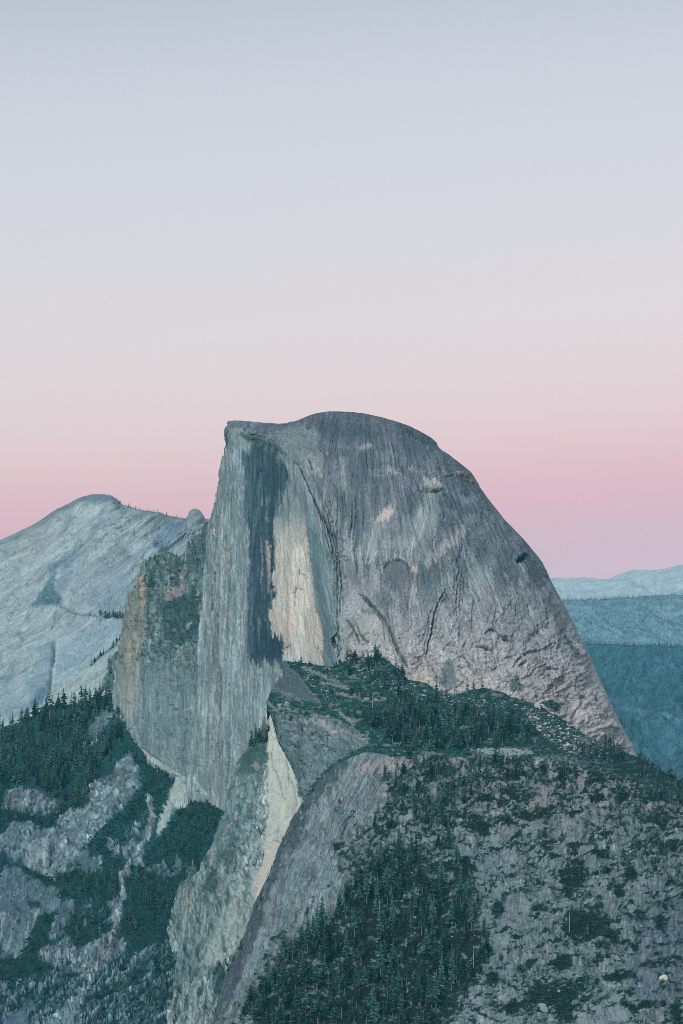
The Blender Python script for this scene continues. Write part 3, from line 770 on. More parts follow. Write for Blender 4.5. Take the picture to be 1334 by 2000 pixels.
    c.poly([(1006, 1095), (1012, 1088), (1021, 1086), (1029, 1091), (1028, 1097), (1016, 1098)], (36, 58, 66), .95, 1.6); c.groove([(1010, 1094), (1028, 1093)], 4, 6); c.flake([(1030, 1088), (1018, 1085), (1004, 1093)], 2.6, 10)
    c.groove([(1030, 1094), (1042, 1100), (1052, 1102)], 1.6, 2, .6)
    for a in ([(968, 1232), (974, 1244), (984, 1252), (998, 1256)], [(944, 1240), (956, 1234), (966, 1234)], [(930, 1260), (948, 1265), (965, 1270)]):
        c.groove(a, 2.0, 4, .75, (60, 80, 86)); c.flake(a[::-1], 2.6, 14)
    c.blob(984, 1250, 6, 3, (54, 74, 82), .8, .6)
    for a in ([(920, 1200), (960, 1225), (990, 1190), (1010, 1160)], [(960, 1190), (985, 1205)], [(925, 1190), (958, 1205)], [(1002, 1238), (1020, 1215), (1030, 1200)], [(1010, 1165), (1006, 1215)]):
        c.groove(a, 1.3, 1.6, .45, (92, 104, 110))
    for a in ([(952, 1302), (962, 1310), (970, 1303)], [(1000, 1305), (1008, 1292), (1018, 1284)], [(1012, 1300), (1022, 1298), (1025, 1290)], [(985, 1286), (1000, 1284)], [(1055, 1302), (1075, 1308), (1088, 1309)], [(900, 1275), (920, 1300), (935, 1325)], [(915, 1300), (930, 1322)]):
        c.groove(a, 1.8, 3.2, .6, (76, 96, 102)); c.flake(a[::-1], 1.8, 10)
    c.poly([(997, 1346), (998, 1330), (1006, 1318), (1014, 1320), (1022, 1335), (1026, 1346), (1015, 1352), (1000, 1350)], (74, 100, 106), .85, 4); c.blob(1018, 1334, 4, 2.5, (40, 62, 68), .8)
    c.blob(1075, 1338, 10, 2, (60, 84, 86), .8); c.blob(1046, 1360, 3, 2, (40, 70, 72), .9)
    c.poly([(1058, 1372), (1075, 1368), (1090, 1374), (1098, 1382), (1088, 1392), (1072, 1388)], (30, 66, 70), .9, 4); c.blob(1110, 1368, 4, 3, (34, 66, 70), .8)
    c.stroke([(1100, 1382), (1118, 1402), (1140, 1424), (1165, 1444)], 11, (124, 136, 144), .65, 8)
    c.paint(low * .5 * sstep(1040, 1130, px - .25 * (py - 1300)), (190, 188, 190))  # pale rock at the right foot, lightened further to offset weak light
    # right margin
    c.stroke([(1068, 1190), (1071, 1210), (1069, 1228)], 2.6, (66, 94, 98), .8, 2); c.groove([(1066, 1185), (1072, 1205), (1070, 1232)], 3, 3)
    c.stroke([(1104, 1242), (1112, 1258), (1122, 1272)], 3.6, (54, 82, 86), .8, 3); c.blob(1121, 1278, 5, 3, (32, 60, 64), .9); c.blob(1128, 1253, 2.5, 4, (40, 66, 72), .7)
    c.stroke([(1078, 1220), (1098, 1250), (1118, 1285)], 9, (112, 128, 136), .55, 6)
    c.blob(1119, 1325, 3, 5, (30, 54, 58), .9); c.groove([(1119, 1330), (1122, 1350), (1130, 1362)], 1.6, 2, .5); c.poly([(1122, 1318), (1135, 1330), (1138, 1350), (1124, 1352)], (126, 138, 146), .5, 4)
    c.blob(1130, 1362, 3, 4, (50, 74, 78), .8); c.blob(1160, 1364, 8, 5, (104, 118, 128), .7, .6); c.blob(1164, 1368, 4, 2, (54, 74, 82), .7, .6)
    c.groove([(1157, 1398), (1168, 1410), (1175, 1420)], 1.6, 2, .6); c.groove([(1188, 1418), (1196, 1424)], 1.8, 2, .7)
    c.stroke([(1075, 1145), (1095, 1180), (1110, 1215)], 4, (152, 138, 138), .4, 4)
    c.stroke([(990, 1120), (1005, 1160), (1035, 1235)], 1.2, (176, 176, 178), .6, 1.4); c.stroke([(985, 1120), (1000, 1140)], 2, (186, 178, 176), .6, 2)
_mf = m_flank
def m_flank(c, D):
    _mf(c, D)
    c.disp *= .12 + .88 * sstep(1, 14, seg_dist(c.px, c.py, SIL)[0])
flank_x = np.unique(np.concatenate([ax(443, 1256, 1.25), ax(640, 666, 0.25)]))
sil_f = rough(curve(SIL), 0.35, 6, 31)
_inv = np.array([(e[1], e[0]) for e in EDGE]); 
def flank_bot(x):
    xs = np.asarray(x, float)
    yy = np.linspace(826, 1690, 1200); ex = edge_x(yy)
    ex = np.maximum.accumulate(ex)
    b = np.interp(xs, ex, yy)
    base = np.interp(xs, [650, 700, 760, 800, 850, 900, 1000, 1050, 1100, 1180, 1256], [1345, 1345, 1360, 1380, 1400, 1410, 1420, 1440, 1460, 1500, 1545])
    return np.where(xs < 659.5, np.minimum(b, 1345), base)
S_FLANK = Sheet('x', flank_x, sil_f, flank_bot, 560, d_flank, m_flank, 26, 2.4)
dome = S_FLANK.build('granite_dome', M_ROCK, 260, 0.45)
tag(dome, 'huge grey granite dome with one side cut off as a sheer cliff', kind='structure')

# ------------------------------------------------------------------ its sheer face
def d_edge(y):
    return d_flank_ctrl(edge_x(y), np.minimum(y, 1400))
_ys = np.linspace(800, 1720, 231); _de = d_edge(_ys)
def d_face(px, py):
    return np.interp(py, _ys, _de) + 1.0 + 0.95 * np.maximum(edge_x(py) - px, -6)
def m_face(c, D):
    px, py = c.px, c.py
    x0 = px - 0.02 * (py - 1000) * (px < 540)
    lean = (py - 1000) * np.interp(px, [380, 470, 540, 600, 640], [-0.045, -0.01, 0.0, 0.09, 0.13])
    u = px - lean
    u = u + 0.5 * fbm(px / 20, py / 50, 199, 2)
    c.tex = fbm(u / 2.6, py / 34, 198, 4); c.rag = 3.2
    fing = 20 * fbm(u / 2.6, py / 300, 195, 4) + 12 * fbm(u / 8, py / 200, 196, 2)
    c.wy += fing * sstep(845, 900, py); c.wx += 1.8 * fbm(u / 3, py / 26, 197, 4)
    c.fill((119, 139, 148))
    c.col *= 1 + 0.23 * fbm(u / 2.2, py / 60, 200, 3)[..., None]
    c.col *= 1 + 0.184 * fbm(u / 8, py / 110, 201, 3)[..., None]
    c.col *= 1 + 0.138 * fbm(px / 4, py / 6, 202, 4)[..., None]
    c.paint(.5 * sstep(0.1, .55, fbm(u / 5, py / 90, 203, 4)) * sstep(470, 440, px), (164, 180, 176))
    c.paint(.5 * sstep(0.12, .5, fbm(u / 6, py / 80, 204, 4)), (98, 126, 136))
    c.paint(.6 * sstep(.12, .4, fbm(px / 7, py / 24, 193, 4)) * sstep(520, 460, px), (168, 182, 176)); c.paint(.5 * sstep(.15, .4, fbm(px / 6, py / 20, 194, 4)) * sstep(520, 460, px), (92, 120, 128))
    c.paint(.30 * sstep(0.15, .5, fbm(u / 4, py / 60, 205, 3)), (158, 176, 178))
    c.disp += 0.8 * fbm(u / 2.6, py / 40, 206, 3) + 2.0 * fbm(u / 12, py / 140, 207, 3) + 0.35 * fbm(px / 4, py / 5, 208, 3)
    k1 = sstep(0.09, 0, np.abs(perlin(u / 9, py / 120, 209))) * sstep(0, .3, fbm(px / 20, py / 60, 210, 3))
    c.disp -= 1.0 * k1; c.paint(.45 * k1, (70, 98, 106))
    ck = cracks(u / 6, py / 34, 218, .09) * sstep(-.05, .3, fbm(px / 16, py / 40, 219, 3))
    c.paint(.4 * ck, (78, 106, 114)); c.disp -= .8 * ck
    c.paint(.55 * sstep(.18, .42, fbm(u / 2.4, py / 55, 220, 3)) * sstep(-.2, .2, fbm(px / 24, py / 60, 221, 2)), (172, 186, 184))
    c.paint(.55 * sstep(.18, .42, fbm(u / 3.0, py / 70, 222, 3)), (84, 112, 122))
    fh, ft, fe = facet(u / 8, py / 60, 703)
    c.disp += 2.6 * fh; c.col *= 1 + (.13 * ft)[..., None]; c.paint(.35 * sstep(.06, 0, fe), (84, 110, 118))
    c.col *= 1 + .15 * hard(fbm(u / 16, py / 420, 192, 3))[..., None]
    c.paint(.45 * sstep(14, 4, np.abs(px - 436 + .06 * (py - 1000))) * sstep(-.3, .2, c.tex) * sstep(950, 1020, py) * sstep(1260, 1180, py), (160, 178, 174)); c.paint(.4 * sstep(10, 3, np.abs(px - 458)) * sstep(880, 930, py) * sstep(1080, 1000, py), (84, 112, 120))
    # dark seepage band
    DK = (40, 70, 84)
    band = [(470, 878), (500, 862), (548, 884), (562, 915), (560, 960), (545, 985), (534, 1010), (536, 1060), (541, 1110), (541, 1170), (526, 1190), (536, 1238), (552, 1250), (548, 1296), (520, 1296), (490, 1288), (485, 1240), (486, 1150), (487, 1060), (478, 990), (478, 930)]
    tex = 0.70 + 0.30 * sstep(-.35, .2, fbm(u / 2.2, py / 90, 211, 3))
    c.poly(band, DK, .92, 5, tex)
    c.poly([(500, 1215), (536, 1238), (552, 1252), (550, 1296), (524, 1296), (486, 1288), (484, 1250)], (42, 72, 86), .75, 6)
    c.stroke([(492, 1160), (488, 1230), (490, 1270)], 6, (96, 124, 134), .4, 5)
    c.stroke([(536, 880), (536, 930), (538, 975)], 7, (44, 74, 86), .7, 6); c.stroke([(532, 990), (530, 1050), (530, 1160)], 5, (40, 70, 82), .5, 4)
    c.stroke([(455, 850), (480, 900), (486, 960), (470, 1040), (466, 1120)], 7, (104, 132, 140), .4, 6)
    c.groove([(514, 912), (504, 925), (500, 945)], 1.8, 3, .8, (34, 58, 68)); c.groove([(454, 972), (450, 990), (448, 1030)], 1.8, 2, .6); c.groove([(466, 936), (460, 952)], 1.4, 2, .5)
    # right of the band: pale clean panel
    left = [(537, 1000), (535, 1040), (541, 1060), (537, 1107), (535, 1140), (541, 1175), (524, 1184), (526, 1215), (530, 1234), (542, 1240), (551, 1243)]
    right = [(556, 1310), (640, 1310), (630, 1265), (625, 1215), (618, 1175), (612, 1130), (605, 1074), (601, 1040), (592, 1000)]
    pan = left + right
    ptx = 0.75 + 0.25 * sstep(-.3, .3, fbm(u / 2.2, py / 60, 212, 3))
    fade = sstep(985, 1075, py + 38 * fbm(u / 3.2, py / 200, 213, 3))
    c.poly([(540, 955), (575, 950), (590, 985)] + right[::-1][:1] + [(601, 1040), (605, 1074), (537, 1090), (536, 1000)], (136, 156, 158), .55, 5, sstep(-.2, .3, fbm(u / 2.4, py / 160, 214, 3)))
    c.poly(pan, (190, 189, 181), .95, 2.5, ptx * fade)
    c.poly([(575, 1060), (590, 1070), (602, 1130), (606, 1180), (590, 1230), (568, 1240), (565, 1150)], (206, 208, 201), .65, 8)
    c.poly([(545, 1195), (575, 1195), (573, 1250), (560, 1262), (549, 1243), (538, 1222)], (186, 162, 152), .5, 6, sstep(-.3, .3, fbm(u / 3, py / 40, 215, 3)))
    c.poly([(575, 1235), (592, 1228), (594, 1300), (575, 1300)], (186, 198, 200), .6, 3)
    c.stroke([(618, 1160), (622, 1220), (630, 1290)], 7, (196, 182, 164), .5, 5); c.stroke([(602, 1060), (612, 1120), (617, 1165)], 2.5, (190, 176, 160), .5, 2)
    c.blob(558, 1258, 4, 9, (150, 136, 138), .6); c.poly([(552, 1278), (566, 1264), (568, 1290), (552, 1300)], (170, 186, 190), .7, 2)
    c.groove([(552, 1270), (558, 1264), (567, 1259)], 1.4, 2.5, .9, (52, 62, 72)); c.groove([(567, 1258), (567, 1286)], 1.1, 2, .8, (58, 66, 76)); c.groove([(559, 1265), (559, 1288)], 1.0, 2, .7, (66, 74, 84))
    c.groove([(577, 1144), (574, 1170), (574, 1198)], 1.1, 1.6, .8, (74, 92, 96)); c.groove([(571, 1126), (574, 1124)], 1.2, 1.5, .8); c.groove([(584, 1112), (585, 1128)], 1.6, 1.6, .7); c.groove([(621, 1264), (619, 1272)], 1.3, 1.6, .8, (50, 70, 76))
    for k, (a, b, xx) in enumerate(((1000, 1180, 552), (1010, 1120, 560), (1040, 1200, 566), (1000, 1090, 572), (1090, 1280, 588), (1020, 1130, 594), (1190, 1290, 600), (1080, 1230, 608), (1200, 1290, 612), (1220, 1300, 620))):
        c.stroke([(xx - 1 + 0 * a, a), (xx + 0.06 * (b - a), b)], .9, (138, 142, 140), .55, 1.0, False)
    # pale slivers inside the dark band
    for (pts, w, cc, al) in (([(524, 1059), (525, 1090), (526, 1130)], 4.2, (176, 164, 160), .9), ([(526, 1128), (524, 1140), (523, 1152)], 2.5, (150, 158, 158), .7), ([(509, 1050), (510, 1090), (511, 1128)], 1.6, (140, 150, 152), .7), ([(516, 1040), (517, 1090), (520, 1130)], 1.4, (134, 150, 154), .6),
                             ([(523, 1000), (523, 1015)], 3, (140, 150, 150), .6), ([(512, 975), (511, 990)], 1.6, (140, 154, 156), .6), ([(529, 1150), (530, 1178)], 2.2, (160, 156, 152), .6), ([(503, 1200), (506, 1250)], 1.5, (128, 146, 150), .5), ([(507, 1205), (508, 1262)], 1.5, (150, 146, 140), .6), ([(495, 1190), (494, 1230)], 2, (118, 140, 146), .5), ([(523, 975), (523, 988)], 1.2, (150, 160, 160), .7)):
        c.stroke(pts, w, cc, al, 1.4)
    c.flake([(534, 1110), (536, 1060), (535, 1010)], 1.5, 10)
    c.stroke([(612, 1045), (618, 1110), (630, 1180), (640, 1250), (642, 1300)], 10, (78, 108, 120), .8, 6); c.stroke([(600, 980), (612, 1030), (622, 1080)], 8, (88, 118, 128), .6, 6)
    c.stroke([(630, 1080), (640, 1130), (648, 1190), (652, 1240), (648, 1290)], 5, (96, 124, 134), .6, 4, False)
    # top: brow and pale scar under it
    c.blob(452, 846, 8, 14, (150, 160, 154), .6); c.blob(478, 868, 13, 12, (154, 166, 160), .7, .8); c.blob(462, 842, 12, 7, (152, 158, 150), .6)
    c.stroke([(476, 850), (500, 861), (535, 868), (552, 884)], 6, (54, 78, 86), .8, 4); c.groove([(474, 846), (500, 858), (530, 864), (545, 876)], 4, 6)  # dark stroke paints the shade under the overhanging brow
    c.groove([(446, 838), (440, 848), (440, 860)], 2, 2.5, .6); c.groove([(450, 840), (446, 854), (442, 866)], 2, 2.5, .6)
    for k in range(6): c.blob(503 + 5 * k + 3 * math.sin(k * 9), 873 + 4 * math.sin(k * 5.1), 3, 4, (120, 144, 150), .6)
    c.blob(545, 892, 7, 7, (150, 150, 150), .7); c.stroke([(553, 893), (566, 912), (572, 930)], 4, (140, 152, 148), .6, 4); c.stroke([(575, 905), (590, 940), (605, 975)], 3, (150, 166, 164), .5, 3)
    c.groove([(556, 876), (572, 895), (580, 910)], 1.6, 2, .7)
    # lower face
    lowm = sstep(1270, 1330, py)
    c.paint(lowm * .25, (130, 154, 159))
    c.paint(lowm * .6 * sstep(.08, .32, fbm(u / 3, py / 70, 216, 3)), (92, 120, 130)); c.paint(lowm * .5 * sstep(.1, .35, fbm(u / 3.4, py / 60, 217, 3)), (164, 182, 184))
    c.groove([(431, 1310), (428, 1360), (426, 1405)], 1.6, 2, .7, (60, 84, 92)); c.stroke([(427, 1400), (424, 1425), (422, 1450)], 1.4, (176, 190, 192), .7, 1.4)
    c.stroke([(410, 1410), (422, 1408), (426, 1414)], 1.4, (180, 190, 190), .6, 1.2); c.groove([(448, 1450), (446, 1490), (441, 1560)], 2.4, 4, .7, (72, 102, 110)); c.stroke([(452, 1450), (450, 1500), (444, 1540)], 2.4, (166, 184, 186), .5, 2)
    c.poly([(386, 1520), (390, 1500), (396, 1498), (402, 1530), (404, 1560), (394, 1558), (386, 1545)], (104, 140, 150), .8, 3); c.groove([(385, 1500), (396, 1496), (403, 1530)], 1.6, 2, .3)
    c.groove([(388, 1350), (378, 1400), (368, 1455), (362, 1500)], 2.2, 4, .6, (76, 106, 114)); c.groove([(440, 1440), (430, 1470), (426, 1490)], 1.2, 1.5, .5); c.groove([(405, 1510), (408, 1550)], 1.2, 2, .6)
    c.stroke([(376, 1518), (386, 1535), (396, 1552), (404, 1562)], 3.2, (182, 194, 194), .8, 3); c.stroke([(412, 1545), (424, 1570)], 2.6, (180, 192, 192), .8, 2)
def face_l(y):
    return np.interp(y, [824, 828, 835, 843, 850, 858, 864, 868, 880, 900, 920, 935, 950, 970, 990, 1000, 1015, 1050, 1100, 1150, 1200, 1250, 1300, 1350, 1400, 1450, 1500, 1640],
                     [444, 442, 439.5, 438, 438, 438.5, 440, 441, 437.5, 431, 427.5, 427, 425, 421, 417, 413, 409, 404, 400, 396, 392, 388, 386, 384, 379, 374, 366, 352]) + 0.8 * fbm(np.asarray(y) / 8, 0.5 + 0 * np.asarray(y), 33, 4)
S_FACE = Sheet('y', ax(827, 1640, 1.3), face_l, lambda y: edge_x(y) + 0.6 + 4 * sstep(1290, 1300, y), 230, d_face, m_face, 27, 1.6)
face = S_FACE.build('cliff_face', M_ROCK, 160, 0.0, parent=dome)
tag(face, 'sheer streaked cliff face with a dark stain and a pale panel')

# ------------------------------------------------------------------ broken buttress left of the face
def m_butt(c, D):
    px, py = c.px, c.py
    c.fill((96, 124, 130))
    u = px + 0.03 * (py - 1200)
    ch = fbm(px / 9, py / 11, 220, 5)
    c.paint(.8 * sstep(0.1, -0.4, ch) * sstep(1330, 1250, py), (54, 86, 94)); c.paint(.7 * sstep(.12, .4, fbm(u / 3, py / 30, 232, 4)) * sstep(1330, 1250, py), (134, 152, 154)); c.paint(.7 * sstep(.12, .4, fbm(u / 3.4, py / 36, 233, 4)) * sstep(1330, 1250, py), (44, 74, 82))
    c.paint(.6 * sstep(0.12, .5, fbm(px / 6, py / 12, 221, 4)), (136, 154, 156))
    c.col *= 1 + 0.322 * fbm(px / 2.4, py / 5, 222, 3)[..., None]
    lowm = sstep(1280, 1340, py)
    c.paint(lowm * .8, (120, 146, 152))
    c.col *= 1 + (0.12 * lowm * fbm(u / 2.4, py / 70, 223, 3))[..., None]
    c.paint(lowm * .5 * sstep(.1, .5, fbm(u / 4, py / 60, 224, 3)), (92, 120, 130))
    c.disp += (1 - lowm) * (3.0 * fbm(px / 14, py / 18, 225, 5) + 1.6 * (ridged(px / 7, py / 11, 226) - .6)) + lowm * (1.2 * fbm(u / 4, py / 60, 227, 4) + .8 * fbm(px / 8, py / 10, 228, 4))
    fh, ft, fe = facet(u / 8, py / 60, 704, 4)
    c.disp += (1 - lowm) * 6 * fh; c.col *= 1 + ((1 - lowm) * .2 * ft)[..., None]; c.paint((1 - lowm) * .5 * sstep(.10, 0, fe), (44, 72, 80))
    fh, ft, fe = facet(u / 8, py / 44, 705)
    c.disp += lowm * 3.5 * fh; c.col *= 1 + (lowm * .15 * ft)[..., None]
    # dark top and chimney
    c.poly([(290, 1092), (310, 1084), (345, 1086), (362, 1100), (350, 1128), (322, 1120), (288, 1112)], (54, 86, 88), .55, 6, sstep(-.3, .2, fbm(px / 6, py / 6, 229, 3)))
    c.poly([(372, 1060), (392, 1030), (410, 1020), (410, 1120), (398, 1180), (380, 1130), (364, 1085)], (64, 94, 96), .6, 6, sstep(-.3, .25, fbm(px / 5, py / 7, 230, 3)))
    c.poly([(320, 1180), (345, 1165), (380, 1160), (392, 1185), (388, 1240), (360, 1262), (325, 1250), (312, 1210)], (50, 84, 92), .75, 8)
    c.poly([(318, 1150), (345, 1145), (365, 1140), (372, 1158), (345, 1168), (330, 1172)], (156, 152, 152), .65, 5); c.stroke([(358, 1118), (361, 1150)], 3, (160, 158, 158), .6, 3); c.blob(334, 1124, 6, 3, (160, 146, 146), .7)
    c.stroke([(369, 1212), (367, 1228)], 1.8, (160, 172, 168), .8, 2); c.blob(340, 1230, 7, 3, (160, 150, 154), .6, -.3); c.blob(358, 1264, 7, 3, (158, 164, 160), .7, -.3); c.stroke([(350, 1272), (344, 1290), (342, 1310)], 1.8, (168, 180, 180), .8, 2); c.stroke([(358, 1275), (362, 1295)], 4, (150, 156, 158), .6, 3)
    # warm clean left edge
    strip = [(252, 1160), (264, 1140), (273, 1098), (282, 1096), (286, 1120), (285, 1190), (288, 1235), (276, 1285), (268, 1340), (245, 1390), (236, 1370), (228, 1320), (236, 1260), (246, 1200)]
    c.poly(strip, (146, 154, 148), .8, 4, .7 + .3 * sstep(-.3, .3, fbm(u / 2, py / 40, 231, 3)))
    c.poly([(272, 1124), (284, 1122), (285, 1180), (282, 1186), (273, 1184)], (178, 156, 146), .8, 2); c.blob(278, 1108, 5, 9, (110, 122, 116), .6)
    c.stroke([(270, 1100), (270, 1180), (268, 1230)], 1.6, (66, 84, 82), .7, 1.6); c.stroke([(256, 1160), (250, 1210), (244, 1240)], 1.6, (86, 104, 100), .6, 2); c.stroke([(262, 1230), (258, 1300)], 2, (112, 128, 126), .5, 2)
    c.stroke([(270, 1240), (268, 1330), (267, 1395)], 2.4, (172, 170, 160), .7, 2); c.stroke([(256, 1240), (252, 1300)], 4, (168, 164, 156), .5, 4); c.stroke([(246, 1270), (238, 1340)], 3, (104, 126, 128), .5, 3)
    c.stroke([(287, 1100), (287, 1160), (292, 1230)], 2.5, (56, 84, 88), .7, 2); c.groove([(286, 1096), (287, 1160), (290, 1240)], 2.2, 4)
    c.stroke([(232, 1340), (240, 1385), (254, 1400)], 4, (168, 166, 150), .6, 3); c.stroke([(262, 1345), (256, 1390)], 3, (172, 168, 156), .6, 3)
    c.blob(345, 1385, 6, 3, (60, 96, 100), .8); c.stroke([(357, 1388), (374, 1383)], 2, (170, 172, 170), .7, 2); c.blob(308, 1382, 4, 4, (70, 104, 108), .7); c.blob(338, 1335, 10, 3, (150, 164, 166), .6)
    c.poly([(300, 1400), (345, 1395), (350, 1420), (345, 1460), (310, 1440)], (108, 138, 146), .5, 6)
    c.groove([(364, 1400), (358, 1450), (352, 1510)], 2.5, 4, .6, (74, 104, 110)); c.stroke([(258, 1430), (264, 1420)], 3, (180, 188, 188), .7, 2)
    c.stroke([(276, 1466), (296, 1482), (318, 1497), (345, 1512), (360, 1522)], 4, (178, 190, 190), .85, 4); c.groove([(272, 1458), (296, 1476), (320, 1492)], 2, 3, .4)
    c.poly([(330, 1440), (350, 1445), (345, 1500), (325, 1490)], (150, 170, 174), .4, 5)
butt_top = rough(smooth_curve([(221, 1345), (224, 1330), (228, 1300), (232, 1272), (238, 1242), (244, 1212), (249, 1178), (253, 1160), (258, 1148), (264, 1136), (269, 1122), (272, 1104), (276, 1096), (281, 1093), (290, 1094),
    (297, 1088), (306, 1084), (318, 1080), (330, 1079), (340, 1083), (350, 1085), (358, 1082), (364, 1076), (367, 1064), (374, 1058), (382, 1054), (386, 1043), (392, 1037), (395, 1024), (400, 1019), (406, 1018), (440, 1030)], .8), 3.4, 5, 34)
S_BUTT = Sheet('x', ax(221, 430, 0.9), butt_top, lambda x: 0 * x + 1610, 420, lambda px, py: np.interp(py, _ys, _de) + 8 + 0.95 * (edge_x(py) - px) + 0.9 * np.maximum(0, 405 - px), m_butt, 28, 2.5)
butt = S_BUTT.build('buttress', M_ROCK, 200, 0.5, parent=dome)
tag(butt, 'dark broken rock buttress with a warm pale left edge')

# ------------------------------------------------------------------ lower cliff under the face
d_cliff = tps([(455, 1500, 4110), (515, 1400, 4110), (660, 1380, 3995), (437, 1580, 4085), (398, 1690, 3960), (348, 1730, 3890), (328, 1820, 3780), (330, 2000, 3480), (320, 2120, 3380), (580, 1560, 3960), (545, 1680, 3850), (480, 1830, 3690), (430, 1990, 3480), (680, 1700, 3830), (680, 2000, 3500), (600, 2120, 3400)], 1e-3)
def m_cliff(c, D):
    px, py = c.px, c.py
    u = px + 0.22 * (py - 1600)
    c.fill((128, 152, 154))
    c.col *= 1 + 0.368 * fbm(px / 3, py / 6, 240, 4)[..., None]
    c.paint(.8 * sstep(.06, .34, fbm(u / 6, py / 22, 241, 4)), (172, 186, 182))
    c.paint(.8 * sstep(.08, .36, fbm(u / 7, py / 20, 242, 4)), (62, 92, 99))
    c.paint(.5 * sstep(.3, .6, fbm(u / 4, py / 12, 243, 3)), (184, 176, 170))
    c.paint(.7 * sstep(1790, 1600, py) * sstep(535, 490, px + .25 * (py - 1500)), (88, 118, 124))
    c.col *= 1 + 0.368 * fbm(u / 2.4, py / 12, 251, 3)[..., None]
    c.disp += 3.0 * fbm(u / 14, py / 26, 244, 5) + 1.8 * (ridged(u / 7, py / 16, 245) - .6) + .8 * fbm(px / 4, py / 5, 246, 3)
    fh, ft, fe = facet(u / 16, py / 34, 706, 4, .45)
    c.disp += 6 * fh; c.col *= 1 + (.2 * ft)[..., None]; c.paint(.45 * sstep(.09, 0, fe), (66, 96, 102))
    slab = [(524, 1372), (531, 1374), (534, 1410), (541, 1447), (556, 1468), (567, 1490), (580, 1518), (586, 1560), (592, 1620), (552, 1660), (528, 1712), (512, 1760), (500, 1775), (505, 1720), (516, 1660), (523, 1590), (525, 1500), (522, 1440)]
    c.poly(slab, (186, 197, 191), .95, 3)
    sm = inside(px, py, slab)
    c.disp *= np.where(sm, .35, 1)
    c.stroke([(524, 1372), (523, 1420), (525, 1470), (530, 1510)], 3, (190, 194, 184), .8, 2)
    c.stroke([(535, 1410), (545, 1450), (556, 1475), (568, 1500)], 3.5, (196, 198, 190), .7, 3)
    c.stroke([(528, 1470), (536, 1500), (548, 1530), (553, 1560)], 1.2, (104, 128, 130), .6, 1.6); c.groove([(557, 1470), (562, 1500), (566, 1540)], 1.6, 2, .5)
    c.blob(552, 1586, 4.5, 20, (204, 205, 192), .75, .12); c.blob(556, 1615, 4, 12, (204, 203, 190), .7, .1); c.blob(573, 1578, 6, 15, (176, 150, 148), .55, .2); c.blob(568, 1598, 3, 6, (206, 196, 180), .6)
    c.stroke([(572, 1525), (576, 1550), (578, 1575)], 2, (120, 132, 132), .6, 2); c.blob(529, 1475, 3, 6, (112, 134, 134), .6)
    c.poly([(526, 1640), (548, 1650), (530, 1700), (510, 1750), (496, 1775), (490, 1740), (508, 1690)], (192, 190, 182), .85, 6)
    c.poly([(470, 1700), (505, 1690), (500, 1770), (478, 1830), (440, 1860), (405, 1880), (420, 1800), (450, 1740)], (168, 184, 179), .5, 10, sstep(-.35, .15, fbm(u / 7, py / 26, 239, 3)))
    c.stroke([(455, 1880), (478, 1835), (494, 1780)], 5, (66, 92, 98), .5, 5)
    c.groove([(528, 1642), (550, 1643)], 1.2, 1.5, .5)
    # dark notches and left margin
    c.poly([(470, 1480), (500, 1450), (522, 1460), (520, 1490), (505, 1510), (475, 1520)], (60, 90, 94), .8, 5); c.blob(500, 1496, 5, 8, (170, 160, 152), .7); c.stroke([(466, 1520), (462, 1560)], 2, (170, 168, 164), .6, 2)
    c.blob(440, 1670, 14, 12, (66, 90, 98), .8); c.blob(452, 1652, 8, 4, (58, 74, 84), .7); c.blob(430, 1640, 8, 10, (80, 106, 112), .6); c.stroke([(415, 1660), (413, 1690)], 2, (190, 178, 176), .8, 2); c.blob(445, 1612, 4, 7, (190, 166, 162), .8); c.blob(460, 1590, 4, 10, (170, 168, 166), .6)
    c.stroke([(446, 1500), (440, 1580), (428, 1620)], 4, (110, 144, 148), .6, 3)
    c.poly([(346, 1725), (380, 1722), (420, 1730), (430, 1790), (410, 1850), (350, 1840), (334, 1800)], (84, 114, 120), .5, 6)
    pil = sstep(1.15, .75, np.hypot((px - 378 + .12 * (py - 1785)) / 36, (py - 1785) / 60))
    c.paint(pil * .75 * sstep(.05, .3, fbm((px + .12 * py) / 5, py / 70, 252, 3)), (166, 170, 164)); c.paint(pil * .6 * sstep(.1, .35, fbm((px + .12 * py) / 5, py / 50, 253, 3)), (74, 102, 110)); c.disp += pil * 2.5 * fbm((px + .12 * py) / 7, py / 80, 254, 3)
    c.poly([(405, 1705), (425, 1715), (420, 1745), (395, 1735)], (50, 82, 86), .75, 5)
    c.poly([(430, 1780), (470, 1750), (490, 1790), (472, 1850), (430, 1880), (400, 1888), (405, 1850)], (150, 170, 166), .6, 8)
    c.stroke([(380, 1882), (410, 1878), (440, 1868)], 4, (174, 178, 174), .6, 4); c.stroke([(386, 1892), (420, 1888)], 3, (64, 96, 98), .6, 3)
    pil = sstep(1875, 1900, py)
    c.paint(pil * .7 * sstep(.05, .3, fbm((px + .2 * py) / 6, py / 60, 255, 3)), (152, 176, 174)); c.paint(pil * .5 * sstep(.1, .35, fbm((px + .2 * py) / 6, py / 50, 257, 3)), (84, 114, 120)); c.disp += pil * 2.5 * fbm((px + .2 * py) / 8, py / 80, 259, 3)
    c.poly([(330, 1860), (380, 1850), (384, 1895), (345, 1930), (320, 1910)], (74, 108, 114), .6, 6); c.poly([(415, 1890), (440, 1875), (436, 1930), (415, 1960)], (44, 78, 82), .7, 6)
cliff_l = rough(curve([(1372, 523), (1400, 516), (1440, 500), (1470, 472), (1500, 456), (1540, 446), (1580, 437), (1605, 426), (1640, 414), (1680, 397), (1705, 385), (1722, 358), (1735, 346), (1780, 336), (1820, 328), (1850, 334), (1880, 346), (1905, 342), (1950, 334), (2020, 320), (2200, 300)]), 3.5, 14, 36)
